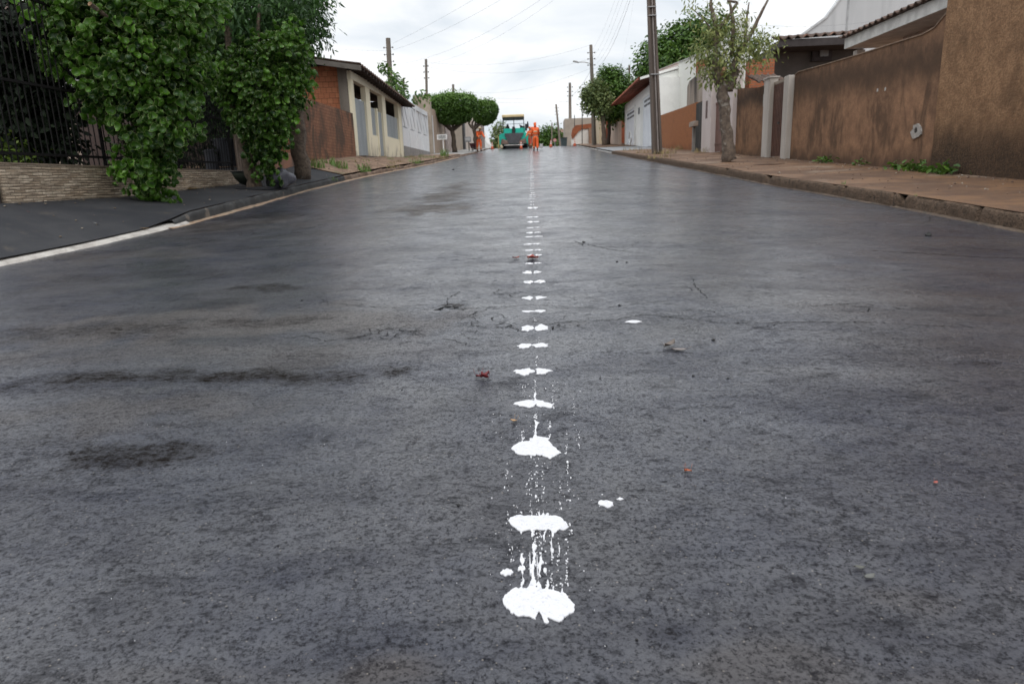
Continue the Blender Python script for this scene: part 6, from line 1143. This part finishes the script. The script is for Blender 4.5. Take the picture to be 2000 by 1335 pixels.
    for s_ in (-1, 1): m.blob((s_*.03, f[1]-.004, f[2]+.04), (.012, .008, .008), 2, 8, .0)
    m.box(-.025, f[1]-.006, f[2]-.035, .025, f[1]+.01, f[2]-.027); m.build('eyes_and_mouth', GREYH, body, smooth=True)
    m = MB(); m.blob((hd[0], hd[1]+.015, hd[2]+.07), (.098, .105, .09), 3, 14, .02)
    hm = ORG if hat != 'straw' else surf('straw', (.62, .50, .32), rough=.8)
    if hat == 'straw': m.lathe((hd[0], hd[1]+.01, hd[2]+.075), [(.09, 0), (.20, -.03), (.205, -.015), (.09, .03)], 18)
    else: m.tube([(0, hd[1]+.09, hd[2]+.05), (0, hd[1]+.10, hd[2]-.06), (0, hd[1]+.07, hd[2]-.14)], [.075, .08, .09], 10); m.hexa([(-.07, hd[1]-.09, hd[2]+.06), (.07, hd[1]-.09, hd[2]+.06), (.05, hd[1]-.18, hd[2]+.045), (-.05, hd[1]-.18, hd[2]+.045)], [(-.07, hd[1]-.09, hd[2]+.075), (.07, hd[1]-.09, hd[2]+.075), (.05, hd[1]-.18, hd[2]+.055), (-.05, hd[1]-.18, hd[2]+.055)])
    m.build('hat', hm, t, smooth=True)
    t.location = loc; t.rotation_euler = (0, 0, rz); t['group'] = 'road workers in orange'; return t
p = onY(1046.5, 294, 47.6); worker((p[0], 47.6, float(RZ(p[0], 47.6))), PI+.1, 'worker in full orange overalls walking away on the centre line', .22, .10, ((.3, .1), (.05, .0)), 1.80, bulk=1.22)
p = onY(1035.8, 291, 60.5); worker((p[0], 60.5, float(RZ(p[0], 60.5))), -.5, 'slim worker in orange standing next to the road paver', .03, .10, ((.2, .2), (.1, .0)), 1.66, pants=surf('red_cloth', (.62, .10, .05), rough=.8))
p = onY(1040.5, 291, 61.5); worker((p[0], 61.5, float(RZ(p[0], 61.5))), .4, 'worker half hidden behind the big worker in orange overalls', .05, .06, ((.4, .2), (.1, .0)), 1.66, pants=surf('pale_cloth', (.7, .5, .42), rough=.8))
p = onY(936, 294, 50.5); zc = float(G(50.5))+.03; worker((p[0], 50.5, zc), .35, 'stooping worker in orange with a pale straw hat beside the maroon cart', .55, .12, ((.6, .3), (.5, .3)), 1.72, 'straw')
p = onY(925, 291, 51); z0 = float(G(51))+.05; wb = thing('wheelbarrow', 'dark maroon wheelbarrow at the left kerb before the stooping worker', 'wheelbarrow', (p[0], 51, z0))
m = MB(); m.hexa([(p[0]-.16, 50.7, z0+.22), (p[0]+.14, 50.7, z0+.22), (p[0]+.14, 51.3, z0+.22), (p[0]-.16, 51.3, z0+.22)], [(p[0]-.26, 50.5, z0+.55), (p[0]+.22, 50.5, z0+.55), (p[0]+.22, 51.5, z0+.55), (p[0]-.26, 51.5, z0+.55)]); m.build('tray', surf('maroon_paint', (.10, .03, .035), rough=.6), wb, bevel=.01)
m = MB(); m.lathe((p[0]-.03, 50.4, z0+.16), [(.10, 0), (.16, .01), (.16, .05), (.10, .06)], 16, 'x'); m.build('wheel', BLK, wb)
m = MB()
for s_ in (-1, 1): m.tube([(p[0]+s_*.14, 50.5, z0+.2), (p[0]+s_*.17, 51.3, z0+.25), (p[0]+s_*.22+.2, 51.9, z0+.6)], .016, 6); m.tube([(p[0]+s_*.14, 51.2, z0+.24), (p[0]+s_*.14, 51.25, z0)], .014, 6)
m.build('frame', BLK, wb)
# ================================================================== WEEDS AND LITTER
def on_left(px, py):                          # where the ray through a pixel meets the left pavement
    v = ray(px, py); v = v/v[1]
    for y in np.arange(5, 75, .02):
        P_ = CAM+v*y
        if P_[0] < KL(y)-.02 and P_[2] <= float(LS(P_[0], y)): return np.array([P_[0], y, float(LS(P_[0], y))+.014])
    P_ = CAM+v*26; return np.array([P_[0], 26, float(LS(P_[0], 26))])
def tuft(p, h, n, mat, label, name='grass_tuft', cat='weed', seed=0, spread=.12, wide=.006):
    rr = random.Random(seed); m = MB()
    for _ in range(n):
        a = rr.uniform(0, 2*PI); r = rr.random()**.5*spread; x, y = p[0]+r*math.cos(a), p[1]+r*math.sin(a); L = h*rr.uniform(.45, 1.1); lean_ = rr.uniform(.1, .7)*L; b_ = rr.uniform(0, 2*PI); w = wide*rr.uniform(.6, 1.3); sx2, sy2 = -math.sin(b_)*w, math.cos(b_)*w; pts = []
        for t in (0, .4, .75, 1): q = (1-t)**.7; pts.append((x+math.cos(b_)*lean_*t*t, y+math.sin(b_)*lean_*t*t, p[2]-.01+L*t*(1-.25*t), q))
        vs = []
        for q in pts: vs += [(q[0]-sx2*q[3], q[1]-sy2*q[3], q[2]), (q[0]+sx2*q[3], q[1]+sy2*q[3], q[2])]
        m.add(vs, [(0, 1, 3, 2), (2, 3, 5, 4), (4, 5, 7, 6)])
    return tag(m.build(name, mat), label, cat, 'weeds growing along the verges')
GRN = surf('grass_green', (.10, .20, .035), (.16, .26, .06), 3, rough=.6, bstr=.05); DRY = surf('grass_dry', (.34, .26, .12), (.20, .17, .07), 4, rough=.8, bstr=.05)
for i, (px, py, h, n, sp, lab) in enumerate([(615, 328, .5, 90, .30, 'leafy green weed clump at the foot of the low brick wall, leftmost'), (645, 322, .42, 50, .18, 'upright weed against the low brick wall, second from the left'), (665, 330, .5, 70, .25, 'bright green grass clump before the low brick wall, third from the left'), (712, 336, .5, 60, .22, 'pale tall weed on the verge in front of the silver door'),
      (811, 322, .35, 60, .35, 'grass clump on the dirt verge before the white gate'), (860, 314, .30, 70, .4, 'yellowish grass left of the sign post'), (868, 306, .75, 90, .22, 'tall bright green grass clump at the foot of the white sign'), (760, 330, .2, 50, .4, 'thin low grass on the dirt verge near the kerb'), (838, 309, .25, 40, .3, 'small low grass patch left of the sign grass')]):
    q = on_left(px, py); x, y = q[0], q[1]
    tuft((x, y, float(LS(x, y))), h*.8, n, GRN if i not in (5, 7) else DRY, lab, seed=i, spread=sp, wide=.012)
for i, (px, py, h, n, sp, lab) in enumerate([(1300, 300, .30, 70, .5, 'dry straw grass around the foot of the nearest right pole'), (1330, 293, .35, 60, .5, 'dry scrubby grass against the orange wall'), (1265, 303, .3, 50, .5, 'dry kerbside grass left of the nearest right pole'), (1235, 303, .3, 40, .5, 'dry kerbside grass before the white garage'), (1370, 297, .3, 50, .35, 'yellow-green weeds against the pinkish white pillar'), (1290, 312, .2, 50, .5, 'low straw grass along the kerb before the nearest right pole')]):
    Y = {0: 28.0, 1: 33, 2: 30, 3: 35, 4: 27.6, 5: 24}[i]; X_ = float(onY(px, py, Y)[0]); tuft((X_, Y, float(RS(X_, Y))), h, n, DRY, lab, seed=i+30, spread=sp, wide=.010)
def leafy(px, py, n, size, label, seed):
    v = ray(px, py); P_ = CAM+v*((XR-.12)/v[0]); y = float(P_[1]); z = float(RS(XR, y)); rg = np.random.default_rng(seed); P = np.stack([XR-.16+rg.normal(size=n)*.07, y+rg.normal(size=n)*.22, z+.03+np.abs(rg.normal(size=n))*.05], 1); P[:, 0] = np.minimum(P[:, 0], XR-.05)
    tag(leaves('leafy_weed', P, size, 'oval', L_FICUS, None, None, .8, rg=rg), label, 'weed', 'broad leaved weeds at the foot of the brown walls')
leafy(1612, 317, 60, .10, 'creeping green weed at the base of the long stained wall, leftmost', 1); leafy(1762, 330, 60, .10, 'creeping weed patch at the wall base below the cement patch', 2); leafy(1795, 333, 40, .12, 'small weed at the wall base just left of the tall stucco wall', 3); leafy(1845, 337, 70, .14, 'bright leafy weed at the corner where the tall stucco wall begins', 4); leafy(1680, 322, 25, .08, 'sparse low weed under the middle of the long stained wall', 5)
for i, (px, py, h, lab) in enumerate([(1742, 374, .10, 'tiny bright grass sprout in the right kerb crack'), (1808, 398, .07, 'second grass sprout on the broken right kerb')]):
    q = onRoad(px, py, .08); tuft((KR(q[1])+.13-.06*i, q[1], float(RS(KR(q[1]), q[1]))-.02*i), h, 14, GRN, lab, 'grass_sprout', seed=60+i, spread=.03, wide=.004)
q = onRoad(660, 359, .0); tuft((KL(q[1])-.03, q[1], float(LK(q[1]))-.05), .16, 30, GRN, 'green sprouts on the black left kerb near the stump tree', 'grass_sprout', seed=77, spread=.12, wide=.006)
m = MB(); rr = random.Random(31)
for _ in range(260):
    y = rr.uniform(19.5, 40); x = rr.uniform(XL+.05, float(KL(y))-.1); r = rr.uniform(.012, .035); m.blob((x, y, float(LS(x, y))+.02+r*.3), (r, r, r*.6), rr.randint(0, 999), 6, .3)
for _ in range(130):
    y = rr.uniform(6.5, 19); x = XL+abs(rr.gauss(0, .12))+.03 if rr.random() < .5 else rr.uniform(XL+.05, float(KL(y))-.2); r = rr.uniform(.005, .016); m.blob((x, y, float(LS(x, y))+.008+r*.3), (r, r*1.4, r*.4), rr.randint(0, 999), 6, .3)
tag(m.build('verge_rubble', surf('rubble', (.30, .22, .15), (.14, .10, .07), 30, (.42, .36, .28), 9, (.55, .6))), 'small stones, husks and leaf crumbs strewn on the left pavement and verge', 'rubble', kind='stuff')
for i in range(16):
    y = 20.5+i*1.25+random.uniform(-.4, .4); x = random.uniform(XL+.1, float(KL(y))-.15); tuft((x, y, float(LS(x, y))+.02), random.uniform(.08, .2), 26, DRY if i % 3 else GRN, 'small straggly grass tuft on the left dirt verge', seed=200+i, spread=.16, wide=.008)
# twigs and leaves on pavements
TW = surf('twig', (.09, .05, .035), (.06, .035, .025), 20)
for px, py, L, lab in [(1490, 320, .8, 'bent dark twig on the right pavement near the narrow gate'), (1503, 335, .7, 'straight dark twig near the right kerb'), (1810, 346, .5, 'short twig on the right pavement below the stucco wall')]:
    P_ = onRoad(px, py, .09); z = float(RS(P_[0], P_[1])); m = MB(); m.tube([(P_[0]-L/2, P_[1]+.15, z+.012), (P_[0]-L*.1, P_[1]-.05, z+.02), (P_[0]+L*.2, P_[1]+.06, z+.015), (P_[0]+L/2, P_[1], z+.03)], [.008, .015, .014, .006], 6); m.tube([(P_[0]+L*.15, P_[1]+.05, z+.015), (P_[0]+L*.35, P_[1]+.25, z+.02)], [.009, .004], 5); tag(m.build('twig', TW), lab, 'twig')
for px, py, s, c, lab in [(38, 399, .11, (.55, .5, .42), 'pale dry leaf on the black pavement near the stone clad wall'), (57, 417, .035, (.35, .02, .03), 'tiny crimson petal on the black pavement'), (122, 396, .06, (.5, .44, .34), 'small pale leaf below the stone clad wall'), (163, 395, .06, (.45, .36, .15), 'yellowish leaf near the leafy tree foot'), (190, 439, .07, (.45, .45, .42), 'pale scrap on the black pavement left of centre'), (285, 449, .08, (.35, .2, .06), 'brown-yellow leaf by the pale driveway lip'), (380, 371, .2, (.45, .32, .08), 'yellow leaf litter at the wall foot between the trees'), (552, 349, .15, (.42, .30, .08), 'yellow leaf near the rubbish bag')]:
    leaf_thing('fallen_leaf', px, py, s, c, lab, where=on_left(px, py), curl=.3, rz=.2, n=1 if s < .12 else 3)
for px, py, s, lab in [(1935, 350, .13, 'dull green fallen leaf on the right pavement by the stucco wall'), (1985, 344, .05, 'pale chip at the right pavement edge of the picture')]:
    P_ = onRoad(px, py, .09); leaf_thing('fallen_leaf', px, py, s, (.16, .22, .10) if s > .1 else (.5, .48, .45), lab, where=np.array([P_[0], P_[1], float(RS(P_[0], P_[1]))+.004]), curl=.4, rz=.1)
# grit on the right pavement
m = MB(); rr = random.Random(9)
for _ in range(420):
    y = rr.uniform(7.5, 26); x = rr.uniform(float(KR(y))+.1, XR-.05) if rr.random() < .4 else XR-abs(rr.gauss(0, .18))-.04; r = rr.uniform(.006, .022); m.blob((x, y, float(RS(x, y))+r*.4), (r, r, r*.6), rr.randint(0, 999), 6, .3)
tag(m.build('pavement_grit', surf('grit', (.26, .17, .12), (.12, .08, .06), 30, (.4, .36, .3), 9, (.55, .6))), 'small stones and soil crumbs strewn on the right pavement', 'grit', kind='stuff')
# place machine
pv.location = (MX, MYY, MZ)
